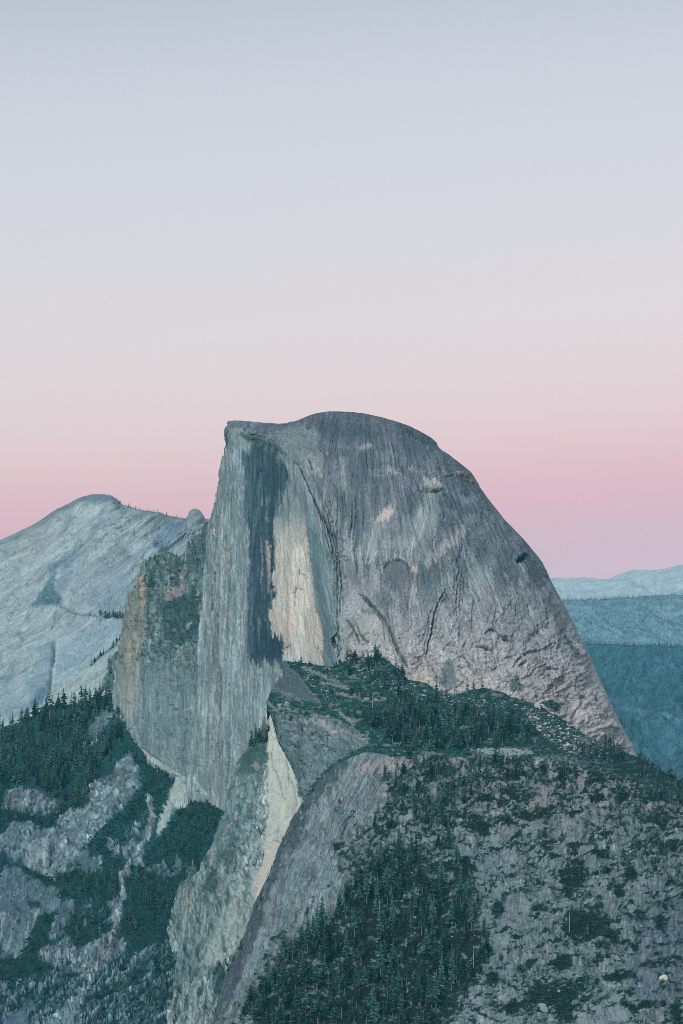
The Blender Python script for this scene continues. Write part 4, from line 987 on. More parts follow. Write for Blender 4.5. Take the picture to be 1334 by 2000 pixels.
S_CLIFF = Sheet('y', ax(1372, 2160, 1.5), cliff_l, lambda y: 0 * y + 690, 200, d_cliff, m_cliff, 29, 3)
o = S_CLIFF.build('cliff', M_ROCK, 150, 0.0)
tag(o, 'lower cliff of pale broken rock dropping below the sheer face', kind='structure')

# ------------------------------------------------------------------ wooded slopes and ledges at lower left
ROCKS = [
  ([(218, 1512), (228, 1492), (248, 1473), (262, 1490), (276, 1506), (276, 1528), (262, 1548), (238, 1582), (205, 1618), (185, 1636), (168, 1650), (150, 1672), (148, 1690), (135, 1705), (118, 1690), (104, 1640), (118, 1600), (150, 1582), (185, 1570), (178, 1540)], (108, 131, 138)),
  ([(6, 1560), (30, 1540), (75, 1545), (82, 1558), (112, 1566), (112, 1584), (80, 1588), (50, 1590), (10, 1580)], (109, 127, 135)),
  ([(12, 1625), (26, 1604), (46, 1606), (64, 1614), (92, 1625), (118, 1622), (130, 1700), (112, 1706), (66, 1702), (36, 1682), (0, 1668), (0, 1640)], (99, 124, 133)),
  ([(0, 1706), (28, 1690), (60, 1716), (112, 1735), (114, 1770), (108, 1778), (84, 1778), (66, 1800), (48, 1850), (36, 1866), (14, 1872), (0, 1868)], (86, 113, 124)),
  ([(343, 1518), (358, 1517), (376, 1527), (398, 1552), (392, 1562), (360, 1570), (345, 1580), (325, 1606), (310, 1630), (304, 1625), (318, 1592), (330, 1560)], (149, 163, 163)),
  ([(92, 1850), (130, 1838), (148, 1855), (170, 1850), (214, 1832), (228, 1830), (250, 1845), (240, 1860), (212, 1882), (190, 1905), (175, 1918), (150, 1900), (110, 1885), (75, 1865)], (104, 122, 131)),
  ([(110, 1970), (160, 1952), (164, 1960), (160, 2000), (140, 2060), (70, 2060), (88, 2000)], (108, 140, 145)),
  ([(0, 2010), (20, 1985), (60, 1955), (68, 1965), (50, 2000), (30, 2060), (0, 2060)], (75, 104, 124)),
  ([(152, 1676), (168, 1652), (176, 1672), (195, 1674), (196, 1700), (168, 1706), (155, 1694)], (75, 106, 118)),
  ([(106, 1790), (118, 1762), (142, 1760), (142, 1780), (132, 1806), (114, 1810)], (82, 108, 124)),
  ([(212, 1636), (230, 1640), (232, 1670), (222, 1674), (214, 1656)], (115, 135, 140)),
  ([(182, 1456), (175, 1440), (178, 1418), (195, 1402), (210, 1390), (214, 1402), (206, 1420), (200, 1432), (190, 1456)], (82, 113, 122)),
  ([(206, 1390), (222, 1398), (240, 1396), (246, 1404), (232, 1404), (212, 1400)], (142, 154, 153)),
  ([(240, 1660), (262, 1640), (280, 1660), (278, 1690), (255, 1690)], (93, 120, 127)),
  ([(300, 1690), (320, 1684), (330, 1700), (318, 1712), (304, 1706)], (72, 104, 115)), ([(338, 1682), (346, 1676), (354, 1690), (350, 1706), (342, 1700)], (81, 109, 118)), ([(358, 1690), (378, 1690), (384, 1702), (362, 1704)], (68, 100, 111)),
  ([(210, 1762), (228, 1752), (236, 1770), (232, 1800), (222, 1798)], (113, 131, 138)),
  ([(95, 1820), (110, 1808), (122, 1826), (104, 1830)], (99, 120, 131)),
]
GULLY = [(292, 1560), (300, 1600), (285, 1640), (262, 1672), (248, 1700), (238, 1720), (240, 1752), (232, 1790), (226, 1815), (212, 1842), (198, 1868), (180, 1902), (166, 1930), (160, 1952)]
def rockfield(px, py):
    """above 0: bare rock, below: plants"""
    px, py = np.asarray(px, float), np.asarray(py, float)
    f = np.full(px.shape, -1.15)
    for p, _ in ROCKS:
        d = seg_dist(px, py, list(p) + [p[0]])[0]
        f = np.maximum(f, np.where(inside(px, py, p), .12 + d / 15, .12 - d / 11))
    f = np.minimum(f, .75)
    d = seg_dist(px, py, ROCKS[4][0] + [ROCKS[4][0][0]])[0]
    f = np.where(inside(px, py, ROCKS[4][0]), np.maximum(f, .8 + d / 10), f)
    gd = seg_dist(px, py, GULLY)[0]
    f = np.maximum(f, .8 - gd / 7)
    mott = np.maximum.reduce([.95 * sstep(1850, 1880, py + .25 * (px - 200)), .8 * sstep(1.2, .6, np.hypot((px - 185) / 50, (py - 1790) / 34)), .9 * sstep(1.2, .6, np.hypot((px - 268) / 40, (py - 1640) / 34)),
        .8 * sstep(1.2, .6, np.hypot((px - 330) / 60, (py - 1698) / 16)), .9 * sstep(1.2, .6, np.hypot((px - 40) / 70, (py - 1740) / 40)), .95 * sstep(1.2, .5, np.hypot((px - 60) / 90, (py - 1640) / 50)), .55 * sstep(1.3, .5, np.hypot((px - 20) / 50, (py - 1560) / 20))])
    f = np.maximum(f, -1.15 + 1.1 * mott)
    a = math.radians(35)
    u = px * math.cos(a) - py * math.sin(a); v = px * math.sin(a) + py * math.cos(a)
    n = .8 * fbm(u / 32, v / 9, 601, 4) + .5 * fbm(u / 12, v / 4.2, 602, 3) + .16 * fbm(px / 4, py / 3, 603, 2)
    return f + 1.05 * n
def rockmask(px, py):
    return rockfield(px, py) > -.05
def m_wood(c, D):
    px, py = c.px, c.py
    c.fill((30, 80, 84))
    c.col *= 1 + 0.414 * fbm(px / 6, py / 5, 260, 4)[..., None]
    c.paint(.6 * sstep(1600, 1900, py), (24, 68, 72))
    c.disp += 7 * fbm(px / 34, py / 34, 261, 4)
    n = fbm(px / 10, py / 8, 262, 4)
    mot = sstep(.08, .32, n)
    reg = (sstep(1850, 1890, py + .25 * (px - 200)) + 0.8 * sstep(20, 0, np.hypot((px - 170) / 3, (py - 1795) / 2)) + .8 * sstep(24, 8, np.hypot((px - 265) / 1.6, py - 1650)))
    
    rf = rockfield(px, py)
    c.paint(.55 * sstep(-.9, -.1, rf + .25 * fbm(px / 5, py / 4, 249, 3)), (58, 98, 104)); c.paint(sstep(-.12, .12, rf), (112, 137, 149))
    for p, cc in ROCKS:
        c.poly(p, cc, .9, 6, sstep(-.1, .2, rf))
    c.stroke(GULLY, 4, (142, 154, 160), .8, 4); c.stroke(GULLY[9:], 6, (158, 172, 176), .7, 5)
    c.stroke([(268, 1612), (290, 1590), (298, 1575)], 8, (110, 126, 136), .5, 6); c.stroke([(290, 1620), (268, 1650)], 9, (112, 130, 140), .5, 6); c.blob(253, 1706, 5, 5, (172, 170, 170), .85); c.blob(236, 1715, 4, 5, (140, 138, 148), .7)
    m = np.zeros(px.shape)
    rk = sstep(70, 110, c.col[..., 0])
    a = math.radians(40)
    u = px * math.cos(a) - py * math.sin(a); v = px * math.sin(a) + py * math.cos(a)
    g = fbm(u / 14, v / 3, 263, 4)
    c.col *= 1 + (rk * (.36 * hard(g) + .14 * hard(fbm(px / 3, py / 2.6, 266, 3))))[..., None]
    c.paint(rk * .5 * sstep(.2, .42, fbm(u / 22, v / 4, 256, 4)), (170, 184, 186))
    ck = cracks(u / 20, v / 11, 267, .09)
    c.paint(rk * .6 * ck * sstep(-.3, .2, fbm(px / 18, py / 18, 268, 2)), (56, 88, 98)); c.disp -= rk * 2.2 * ck
    vs = fbm((px + .18 * py) / 3.2, py / 22, 269, 4)
    steep = sstep(-.1, .3, fbm(px / 30, py / 26, 258, 3)) * rk
    c.col *= 1 + (steep * .34 * hard(vs))[..., None]; c.disp += steep * 1.2 * vs
    c.paint(rk * .65 * sstep(.08, .36, fbm(u / 20, v / 8, 264, 4)), (70, 102, 116))
    c.disp += rk * (4.5 * fbm(u / 16, v / 6, 265, 5) + 3)
    fh, ft, fe = facet(u / 34, v / 17, 707, 4, .42)
    c.disp += rk * 7 * fh; c.col *= 1 + (rk * .22 * ft)[..., None]; c.paint(rk * .5 * sstep(.09, 0, fe), (54, 86, 96))
    tal = np.where(inside(c.wx, c.wy, ROCKS[4][0]), 1.0, 0)
    c.paint(tal * .85 * (.85 + .3 * fbm(px / 6, py / 8, 247, 3)).clip(0, 1), (164, 182, 182)); c.disp *= 1 - .8 * tal
    # ledge faces
    c.poly([(42, 1650), (95, 1634), (100, 1640), (92, 1688), (66, 1698), (48, 1684), (34, 1672)], (140, 164, 170), .7, 3)
    for k, xx in enumerate((52, 60, 70, 78)): c.stroke([(xx, 1650), (xx - 4, 1688)], 2, (96, 126, 142) if k % 2 == 0 else (168, 182, 184), .6, 2)
    c.stroke([(86, 1640), (90, 1660), (86, 1686)], 3, (172, 184, 186), .8, 2); c.groove([(14, 1638), (50, 1644), (95, 1632)], 2, 4, .7, (40, 74, 82)); c.groove([(98, 1634), (102, 1660), (98, 1695)], 3, 4, .5, (84, 112, 124))
    for k in range(5): c.stroke([(108 + 6 * k, 1640 + 4 * k), (112 + 5 * k, 1670), (100 + 7 * k, 1702)], 1.6, (150, 168, 172), .6, 2)
    c.stroke([(70, 1700), (92, 1704), (106, 1716)], 4, (168, 172, 172), .8, 3)
    pil = np.where(inside(c.wx, c.wy, [(0, 1784), (40, 1784), (80, 1776), (68, 1800), (50, 1850), (36, 1868), (0, 1872)]), 1.0, 0)
    vv = fbm((px + .30 * py) / 7, py / 60, 248, 3)
    c.paint(pil * .75 * sstep(.0, .25, vv), (160, 174, 174)); c.paint(pil * .6 * sstep(-.05, -.3, vv), (88, 122, 134)); c.disp += pil * 3 * vv
    c.poly([(30, 1690), (60, 1700), (112, 1724), (118, 1738), (92, 1730), (58, 1716)], (24, 66, 68), .95, 4); c.poly([(0, 1588), (20, 1582), (60, 1592), (105, 1604), (118, 1622), (95, 1622), (64, 1610), (20, 1602)], (26, 66, 72), .95, 4)
    c.poly([(0, 1660), (12, 1668), (18, 1686), (0, 1690)], (28, 72, 80), .9, 3); c.groove([(0, 1788), (40, 1786), (48, 1776)], 1.8, 4, .7, (44, 72, 82)); c.poly([(54, 1760), (80, 1768), (78, 1778), (56, 1776)], (26, 66, 72), .9, 3)
    c.stroke([(205, 1880), (215, 1860)], 4, (170, 172, 176), .8, 3); c.groove([(190, 1880), (214, 1862), (208, 1876)], 1.4, 2, .7); c.groove([(232, 1840), (220, 1862), (212, 1880)], 1.6, 2, .7)
    for k in range(6): c.stroke([(162 - 3 * k, 1955 + 6 * k), (130 - 6 * k, 1985 + 6 * k), (108 - 6 * k, 2004 + 5 * k)], 2, (150, 176, 178) if k % 2 else (90, 124, 136), .7, 2.5)
wood_top = rough(curve([(-200, 1500), (-60, 1450), (0, 1424), (35, 1408), (62, 1398), (90, 1385), (120, 1378), (150, 1376), (180, 1368), (205, 1358), (216, 1352), (222, 1356), (232, 1385), (245, 1408), (252, 1422), (262, 1442), (275, 1462), (290, 1480),
    (315, 1498), (342, 1515), (358, 1519), (375, 1528), (390, 1548), (400, 1560), (412, 1566), (425, 1577), (440, 1585), (470, 1600), (620, 1660)]), 2.5, 10, 37)
d_wood = tps([(0, 1412, 4990), (-150, 1480, 5010), (100, 1385, 4830), (200, 1362, 4670), (232, 1390, 4566), (250, 1420, 4535), (300, 1490, 4445), (350, 1518, 4352), (425, 1578, 4226), (600, 1650, 4100), (100, 1550, 4600), (0, 1560, 4660), (200, 1560, 4440), (300, 1620, 4265), (398, 1690, 4085), (150, 1700, 4190), (0, 1700, 4250), (348, 1740, 3990), (328, 1830, 3870),
    (0, 1850, 3900), (150, 1850, 3860), (330, 2000, 3560), (150, 2000, 3560), (0, 2000, 3600), (-150, 2000, 3600), (200, 2160, 3380), (-100, 2160, 3400), (600, 2160, 3420), (550, 1800, 3980)], 1e-3)
S_WOOD = Sheet('x', ax(-200, 620, 1.6), wood_top, lambda x: 0 * x + 2160, 430, d_wood, m_wood, 30, 3.5)
o = S_WOOD.build('hillside', M_SOIL, 120, 0.5, tail=200)
tag(o, 'steep wooded hillside with grey rock ledges at the lower left', kind='structure')

# ------------------------------------------------------------------ shoulder below the dome
SH_TOP = [(520, 1372), (523, 1366), (530, 1345), (536, 1338), (544, 1326), (548, 1308), (550, 1295), (554, 1291), (565, 1290), (590, 1294), (615, 1298), (640, 1302), (655, 1300), (675, 1290), (700, 1283), (722, 1282), (745, 1283), (757, 1289), (768, 1298), (781, 1308), (788, 1320),
    (798, 1327), (815, 1331), (832, 1333), (846, 1344), (860, 1352), (890, 1356), (905, 1351), (930, 1345), (950, 1344), (972, 1349), (1000, 1361), (1030, 1371), (1050, 1374), (1072, 1390), (1095, 1402), (1120, 1420), (1160, 1444), (1200, 1462), (1225, 1470), (1248, 1480), (1275, 1497), (1300, 1510), (1340, 1530), (1450, 1562)]
sh_top = rough(curve(SH_TOP), 1.2, 8, 38)
sh_bot = curve([(520, 1378), (530, 1402), (536, 1422), (543, 1450), (567, 1493), (580, 1523), (592, 1562), (615, 1615), (660, 1670), (1450, 1680)])
d_sh = tps([(549, 1293, 3965), (640, 1302, 3988), (740, 1284, 3992), (525, 1370, 3880), (560, 1470, 3790), (583, 1540, 3690), (600, 1640, 3640), (700, 1480, 3735), (900, 1352, 3960), (900, 1470, 3735), (900, 1620, 3690), (800, 1400, 3850), (1000, 1362, 3975), (1085, 1395, 4020), (1085, 1480, 3800), (1245, 1482, 4090), (1334, 1530, 4130), (1200, 1520, 3900), (1400, 1650, 3860), (640, 1380, 3880), (1450, 1562, 4170)], 1e-3)
def m_shoulder(c, D):
    px, py = c.px, c.py
    c.fill((36, 80, 82))
    c.col *= 1 + 0.575 * fbm(px / 5, py / 3, 270, 4)[..., None]
    n = fbm(px / 16 + py / 30, py / 4.5, 271, 4)
    c.paint(.8 * sstep(.12, .4, n), (134, 132, 134))
    c.disp += 2.0 * fbm(px / 14, py / 8, 272, 4)
    # smooth slab under the apex
    c.poly([(549, 1293), (556, 1294), (580, 1318), (604, 1348), (626, 1376), (604, 1370), (575, 1360), (546, 1350), (532, 1342), (545, 1325)], (90, 106, 118), .95, 2.5)
    c.poly([(546, 1346), (575, 1358), (590, 1366), (560, 1368), (535, 1352)], (128, 136, 142), .6, 4); c.stroke([(556, 1292), (585, 1322), (610, 1354), (628, 1378)], 1.8, (126, 140, 146), .7, 2)
    c.blob(549, 1318, 4, 9, (178, 180, 168), .9); c.groove([(552, 1300), (555, 1318), (549, 1328)], 1.4, 2, .5)
    # ledge with boulders
    c.poly([(522, 1372), (534, 1350), (552, 1356), (568, 1364), (576, 1376), (556, 1384), (535, 1385)], (40, 80, 82), .8, 4, sstep(-.2, .2, fbm(px / 5, py / 4, 273, 3)))
    c.blob(560, 1376, 7, 4, (150, 172, 174), .8); c.blob(546, 1380, 5, 4, (150, 172, 172), .7); c.stroke([(524, 1372), (540, 1388), (560, 1384), (580, 1388)], 3, (148, 160, 160), .7, 3)
    # grey broken rock of the left side
    side = [(530, 1388), (556, 1390), (590, 1398), (630, 1408), (668, 1424), (706, 1440), (722, 1450), (700, 1462), (668, 1476), (650, 1490), (622, 1515), (600, 1545), (584, 1560), (578, 1518), (562, 1480), (544, 1444)]
    c.poly(side, (116, 136, 144), .92, 5)
    sm = np.where(inside(px, py, side), 1.0, 0)
    a = math.radians(-38)
    u = px * math.cos(a) - py * math.sin(a); v = px * math.sin(a) + py * math.cos(a)
    hz = fbm(u / 14, v / 3.2, 274, 4)
    c.col *= 1 + (sm * .2 * hz)[..., None]
    c.paint(sm * .55 * sstep(.1, .5, fbm(px / 12, py / 9, 275, 4)) * sstep(1520, 1440, py), (172, 172, 176))
    c.disp += sm * (2.0 * hz + 1.5 * fbm(px / 10, py / 12, 276, 4))
    c.paint(sm * .5 * sstep(.12, .45, fbm(u / 8, v / 4, 277, 3)), (74, 98, 108))
    fh, ft, fe = facet(u / 24, v / 11, 708, 4, .42)
    c.disp += sm * 4.5 * fh; c.col *= 1 + (sm * .2 * ft)[..., None]; c.paint(sm * .5 * sstep(.09, 0, fe), (64, 88, 98))
    c.poly([(533, 1395), (545, 1400), (556, 1440), (572, 1475), (590, 1500), (582, 1520), (566, 1486), (546, 1446)], (84, 112, 120), .7, 4)
    c.poly([(600, 1400), (640, 1396), (680, 1416), (720, 1436), (724, 1446), (690, 1440), (650, 1432), (620, 1420)], (164, 164, 166), .7, 5, .5 + .5 * sstep(-.2, .3, fbm(px / 9, py / 5, 278, 3)))
    # sandy bands
    for a_, w in (([(590, 1302), (610, 1312), (635, 1322), (660, 1332)], 3), ([(630, 1332), (655, 1338), (690, 1348)], 3), ([(655, 1354), (700, 1362), (740, 1368)], 3), ([(740, 1362), (756, 1364)], 2.5), ([(664, 1392), (680, 1405), (690, 1418)], 3), ([(770, 1452), (800, 1452)], 2.5), ([(826, 1470), (860, 1474)], 3), ([(1130, 1442), (1150, 1450)], 3), ([(1170, 1452), (1190, 1458)], 3)):
        c.stroke(a_, w, (156, 152, 152), .85, 2.5)
    c.poly([(920, 1466), (946, 1460), (990, 1462), (1030, 1464), (1046, 1472), (1010, 1474), (995, 1484), (980, 1476), (940, 1472)], (164, 174, 172), .85, 3)
    c.poly([(1040, 1474), (1100, 1474), (1150, 1484), (1200, 1494), (1190, 1504), (1120, 1496), (1060, 1486)], (150, 154, 154), .7, 4, sstep(-.3, .2, fbm(px / 9, py / 5, 279, 3)))
S_SH = Sheet('x', np.unique(np.concatenate([ax(520, 640, .8), ax(640, 1450, 1.5)])), sh_top, sh_bot, 260, d_sh, m_shoulder, 131, 3)
o = S_SH.build('slope', M_SOIL, 60, 0.4)
tag(o, 'scrubby shoulder of sand, rubble and woods at the foot of the dome', kind='structure')

# ------------------------------------------------------------------ nearer slope
NR_TOP = [(395, 2100), (405, 2030), (414, 2000), (421, 1970), (434, 1928), (447, 1887), (460, 1858), (474, 1835), (492, 1775), (508, 1742), (524, 1711), (541, 1659), (552, 1638), (560, 1621), (572, 1596), (586, 1572), (598, 1560), (612, 1546), (626, 1528), (640, 1512), (657, 1494), (690, 1478), (720, 1468), (745, 1470), (760, 1474), (800, 1480),
    (870, 1478), (905, 1480), (940, 1474), (985, 1478), (1000, 1482), (1040, 1478), (1080, 1486), (1150, 1502), (1200, 1512), (1250, 1533), (1290, 1546), (1334, 1556), (1450, 1590)]
nr_top = rough(smooth_curve(NR_TOP, 2.5), 1.4, 9, 39)
d_nr_ctrl = tps([(414, 2000, 3180), (447, 1887, 3300), (541, 1659, 3530), (586, 1572, 3580), (657, 1494, 3640), (760, 1472, 3690), (940, 1466, 3705), (1080, 1480, 3725), (1250, 1530, 3790), (1450, 1590, 3840), (700, 1600, 3490), (620, 1640, 3420), (560, 1760, 3310), (900, 1600, 3450), (1100, 1600, 3480), (1334, 1650, 3520), (600, 1800, 3240), (800, 1800, 3200), (1000, 1800, 3210), (1334, 1800, 3290),
    (480, 1960, 3120), (600, 2000, 3070), (900, 2060, 3030), (1100, 2060, 3040), (1400, 2060, 3090), (900, 1930, 3100), (1200, 1930, 3120), (700, 2200, 2960), (1200, 2200, 2970), (420, 2200, 3060)], 1e-3)
def d_near(px, py):
    q = seg_dist(px, py, NR_TOP[:22])[0]
    t = np.clip(q / 20.0, 0, 1)
    return d_nr_ctrl(px, py) + 45 * (1 - np.sqrt(np.clip(1 - (1 - t) ** 2, 0, 1)))
VEG = [(1165, 1670, 24, 9), (1120, 1712, 32, 40), (1146, 1806, 50, 44), (1045, 1778, 14, 15), (1190, 1826, 25, 13), (1100, 1878, 36, 11), (1080, 1945, 78, 38), (1205, 1908, 34, 14), (1232, 1707, 18, 13), (1300, 1650, 42, 13), (1265, 1962, 18, 10), (1320, 1972, 14, 24), (1310, 1722, 13, 10),
       (1035, 1592, 42, 9), (1125, 1583, 22, 5), (1165, 1558, 16, 9), (1215, 1556, 17, 9), (1265, 1553, 22, 9), (1285, 1606, 52, 14), (1185, 1628, 19, 7), (1122, 1651, 24, 8), (985, 1600, 30, 12), (930, 1610, 30, 22), (905, 1700, 30, 30), (950, 1560, 20, 10), (1210, 1745, 14, 18), (1290, 1800, 10, 22), (1010, 1830, 12, 6), (965, 1905, 16, 10), (975, 1780, 12, 7), (1000, 1690, 10, 6), (1240, 1850, 8, 10)]
def vegfield(px, py):
    px, py = np.asarray(px, float), np.asarray(py, float)
    b = np.full(px.shape, -.14) - .22 * sstep(1.1, .5, np.hypot((px - 985) / 50, (py - 1760) / 110)) - .25 * sstep(1.1, .5, np.hypot((px - 1290) / 60, (py - 1860) / 80)) - .2 * sstep(1.1, .5, np.hypot((px - 1180) / 60, (py - 1980) / 40)) - .25 * sstep(900, 850, px) * sstep(1650, 1600, py)
    for cx, cy, rx, ry in VEG:
        b = np.maximum(b, .7 - .8 * np.hypot((px - cx) / rx, (py - cy) / ry))
    wd = seg_dist(px, py, WOODP + [WOODP[0]])[0]; wd = np.where(inside(px, py, WOODP), wd, -wd)
    b = np.maximum(b, np.clip(-.12 + wd / 60, -1.2, .26 - .26 * sstep(1760, 1640, py)))
    b = np.maximum(b, np.interp(py, [1470, 1500, 1560, 1640], [.05, .0, -.06, -.2]) - .5 * sstep(860, 800, px))
    n = .50 * fbm(px / 36 + py / 70, py / 17, 611, 3) + .52 * fbm(px / 13 + py / 40, py / 6.5, 612, 3) + .22 * fbm(px / 4.5, py / 2.6, 613, 2)
    return b + 1.05 * n
WOODP = [(470, 2060), (520, 1905), (575, 1825), (640, 1770), (690, 1715), (716, 1640), (752, 1570), (780, 1500), (900, 1485), (1000, 1490), (960, 1540), (905, 1600), (880, 1650), (905, 1710), (930, 1780), (955, 1870), (935, 1930), (905, 1965), (880, 2060)]
def m_near(c, D):
    px, py = c.px, c.py
    f = fbm(px / 70, py / 60, 280, 3)
    c.fill((120, 136, 139))
    low = sstep(1600, 1900, py)
    c.paint(low * .75, (98, 118, 126))
    c.paint(sstep(1620, 1500, py) * .55, (148, 146, 148))
    # fall-line texture
    u = px - 0.10 * (py - 1700) * np.interp(px, [500, 900, 1300], [-4.2, -1.0, .6])
    st = fbm(u / 3, py / 26, 281, 4)
    c.col *= 1 + .17 * st[..., None]
    c.col *= 1 + 0.23 * fbm(px / 5, py / 4, 282, 4)[..., None]
    c.disp += 5 * fbm(px / 44, py / 40, 283, 3) + .7 * st + 1.3 * fbm((px + .3 * py) / 20, py / 11, 284, 3) + .8 * (ridged(u / 12, py / 18, 279) - .6)
    c.paint(.6 * sstep(.14, .4, fbm(u / 7, py / 30, 285, 4)), (158, 166, 168))
    c.paint(.6 * sstep(.14, .4, fbm(u / 8, py / 34, 286, 4)), (68, 88, 97))
    fh, ft, fe = facet(u / 30, py / 24, 709, 4, .42)
    c.disp += 3.6 * fh; c.col *= 1 + (.18 * ft)[..., None]; c.paint(.45 * sstep(.09, 0, fe), (70, 88, 94))
    # steep bare rock at its left edge
    bare = [(414, 2010), (447, 1887), (474, 1835), (492, 1775), (524, 1711), (541, 1659), (560, 1621), (586, 1572), (612, 1546), (657, 1494), (720, 1468), (770, 1478), (790, 1492), (745, 1530), (735, 1580), (700, 1610), (650, 1650), (660, 1700), (680, 1750), (640, 1800), (575, 1800), (530, 1830), (500, 1900), (470, 1950), (430, 2010)]
    c.poly(bare, (110, 132, 138), .8, 8)
    bm = np.where(inside(px, py, bare), 1.0, 0)
    w = px + .52 * (py - 1700)
    w = np.where(py < 1700, px + .62 * (py - 1700), px + .40 * (py - 1700))
    bs = fbm(w / 3.2, py / 60, 287, 4)
    fh, ft, fe = facet(w / 15, py / 70, 710, 3)
    c.disp += bm * 2.2 * fh; c.col *= 1 + (bm * .15 * ft)[..., None]
    c.col *= 1 + (bm * .26 * hard(bs))[..., None]; c.disp += bm * 1.4 * bs
    c.paint(bm * .5 * sstep(.1, .5, fbm(w / 8, py / 60, 288, 3)), (78, 100, 112)); c.paint(bm * .5 * sstep(.15, .5, fbm(w / 7, py / 50, 289, 3)), (142, 158, 166))
    rim = [(425, 1985), (452, 1890), (480, 1832), (500, 1775), (530, 1712), (548, 1660), (568, 1620), (594, 1574), (620, 1545), (664, 1494)]
    c.stroke([(q[0] + 5, q[1]) for q in rim], 13, (64, 86, 95), .9, 10); c.stroke([(560, 1660), (548, 1710), (532, 1760), (520, 1800), (500, 1850), (480, 1905)], 6, (148, 164, 170), .5, 7)
    c.stroke([(450, 1940), (470, 1880), (492, 1830), (512, 1785)], 7, (74, 84, 98), .7, 7); c.stroke([(600, 1590), (584, 1640), (570, 1690), (552, 1740)], 2.4, (70, 92, 104), .7, 3)
    c.groove([(664, 1500), (620, 1552), (590, 1600), (565, 1660), (545, 1720)], 2.5, 3, .5, (56, 82, 88)); c.groove([(596, 1600), (580, 1650), (566, 1700)], 2, 2.5, .45)
    c.poly([(622, 1592), (640, 1576), (652, 1580), (640, 1600), (628, 1606)], (160, 172, 178), .6, 4)
    c.poly([(740, 1480), (770, 1476), (800, 1484), (790, 1500), (740, 1505), (690, 1520), (700, 1495)], (164, 160, 162), .8, 5)
    # pale pinkish sand and bare ledges on the right
    for p in ([(1078, 1515), (1110, 1508), (1145, 1512), (1178, 1524), (1160, 1536), (1130, 1530), (1100, 1545), (1092, 1556), (1096, 1530)], [(1218, 1530), (1240, 1534), (1246, 1548), (1222, 1544)], [(985, 1545), (1030, 1538), (1050, 1545), (1000, 1572), (960, 1580)], [(920, 1540), (950, 1555), (925, 1572)], [(1290, 1548), (1330, 1550), (1334, 1566), (1300, 1560)],
              [(1260, 1572), (1285, 1566), (1290, 1576), (1262, 1580)], [(905, 1506), (930, 1504), (980, 1510), (975, 1515), (920, 1514)], [(1300, 1590), (1334, 1580), (1334, 1600), (1310, 1596)]):
        c.poly(p, (176, 166, 162), .85, 4, .6 + .4 * sstep(-.2, .2, fbm(px / 10, py / 4, 290, 3)))
    c.paint(sstep(1680, 1560, py) * sstep(850, 950, px) * .8 * sstep(.0, .35, fbm(px / 15, py / 5, 291, 4)), (172, 162, 160))
    # slabs
    c.poly([(880, 1700), (915, 1670), (960, 1640), (1010, 1635), (1010, 1680), (985, 1720), (1000, 1760), (990, 1840), (975, 1890), (955, 1880), (960, 1800), (950, 1740)], (112, 132, 142), .75, 7)
    c.stroke([(1000, 1770), (994, 1820), (984, 1870)], 4, (150, 160, 166), .6, 4); c.stroke([(1015, 1650), (995, 1690)], 2.5, (156, 170, 172), .5, 3)
    slabR = [(1225, 1900), (1240, 1840), (1260, 1800), (1290, 1760), (1334, 1740), (1334, 1990), (1290, 1960), (1240, 1950)]
    c.poly(slabR, (94, 110, 128), .8, 8)
    for k in range(7): c.stroke([(1250 + 14 * k, 1790 + (k * 37) % 50), (1243 + 14 * k, 1860), (1234 + 14 * k, 1930)], 1.8, (136, 152, 164) if k % 2 else (66, 84, 102), .55, 2.5)
    c.poly([(1115, 2000), (1150, 1970), (1180, 1950), (1210, 1935), (1240, 1950), (1250, 2000), (1255, 2060), (1100, 2060)], (120, 138, 146), .85, 7); 
    c.poly([(895, 1960), (925, 1940), (950, 1965), (965, 2000), (930, 2000), (905, 1985)], (130, 142, 156), .8, 5); c.stroke([(925, 1972), (938, 1985), (945, 2000)], 5, (162, 182, 190), .8, 3)
    c.disp *= .25 + .75 * sstep(2, 26, seg_dist(px, py, NR_TOP[:24])[0])
    # undergrowth: plants and litter
    vf = vegfield(px, py)
    ck = cracks(u / 9, py / 9, 294, .10) * sstep(-.1, .3, fbm(px / 26, py / 26, 295, 3))
    c.paint(.45 * ck, (70, 84, 92)); c.disp -= .9 * ck
    c.paint(.5 * sstep(.2, .42, fbm(u / 3.2, py / 14, 296, 4)) * (1 - .5 * low), (188, 188, 186))
    c.paint(.4 * sstep(.2, .42, fbm(u / 2.6, py / 18, 297, 4)) * low, (158, 168, 174))
    c.paint(sstep(-.45, -.1, vf) * (1 - bm) * .22, (66, 98, 98))
    c.paint(sstep(-.06, .08, vf) * (1 - .85 * bm) * .92, (26, 62, 62))
    c.paint(sstep(.12, .5, vf) * (1 - bm) * .7, (14, 42, 44))
near_x = np.unique(np.concatenate([ax(395, 700, 1.1), ax(700, 1450, 1.5)]))
S_NEAR = Sheet('x', near_x, nr_top, lambda x: 0 * x + 2160, 520, d_near, m_near, 132, 3.5)
o = S_NEAR.build('slope', M_SOIL, 50, 0.5, tail=200)
tag(o, 'near granite slope covered with scrub and conifers at the lower right', kind='structure')

# valley floor under everything
g = raw_mesh('ground', np.array([(-14000, -500, -520), (14000, -500, -520), (14000, 20000, -520), (-14000, 20000, -520)], float), np.array([[0, 1, 2, 3]]), np.tile((.03, .06, .055), (4, 1)), False, M_SOIL)
tag(link('ground', g), 'wooded valley floor below the cliffs', kind='structure')
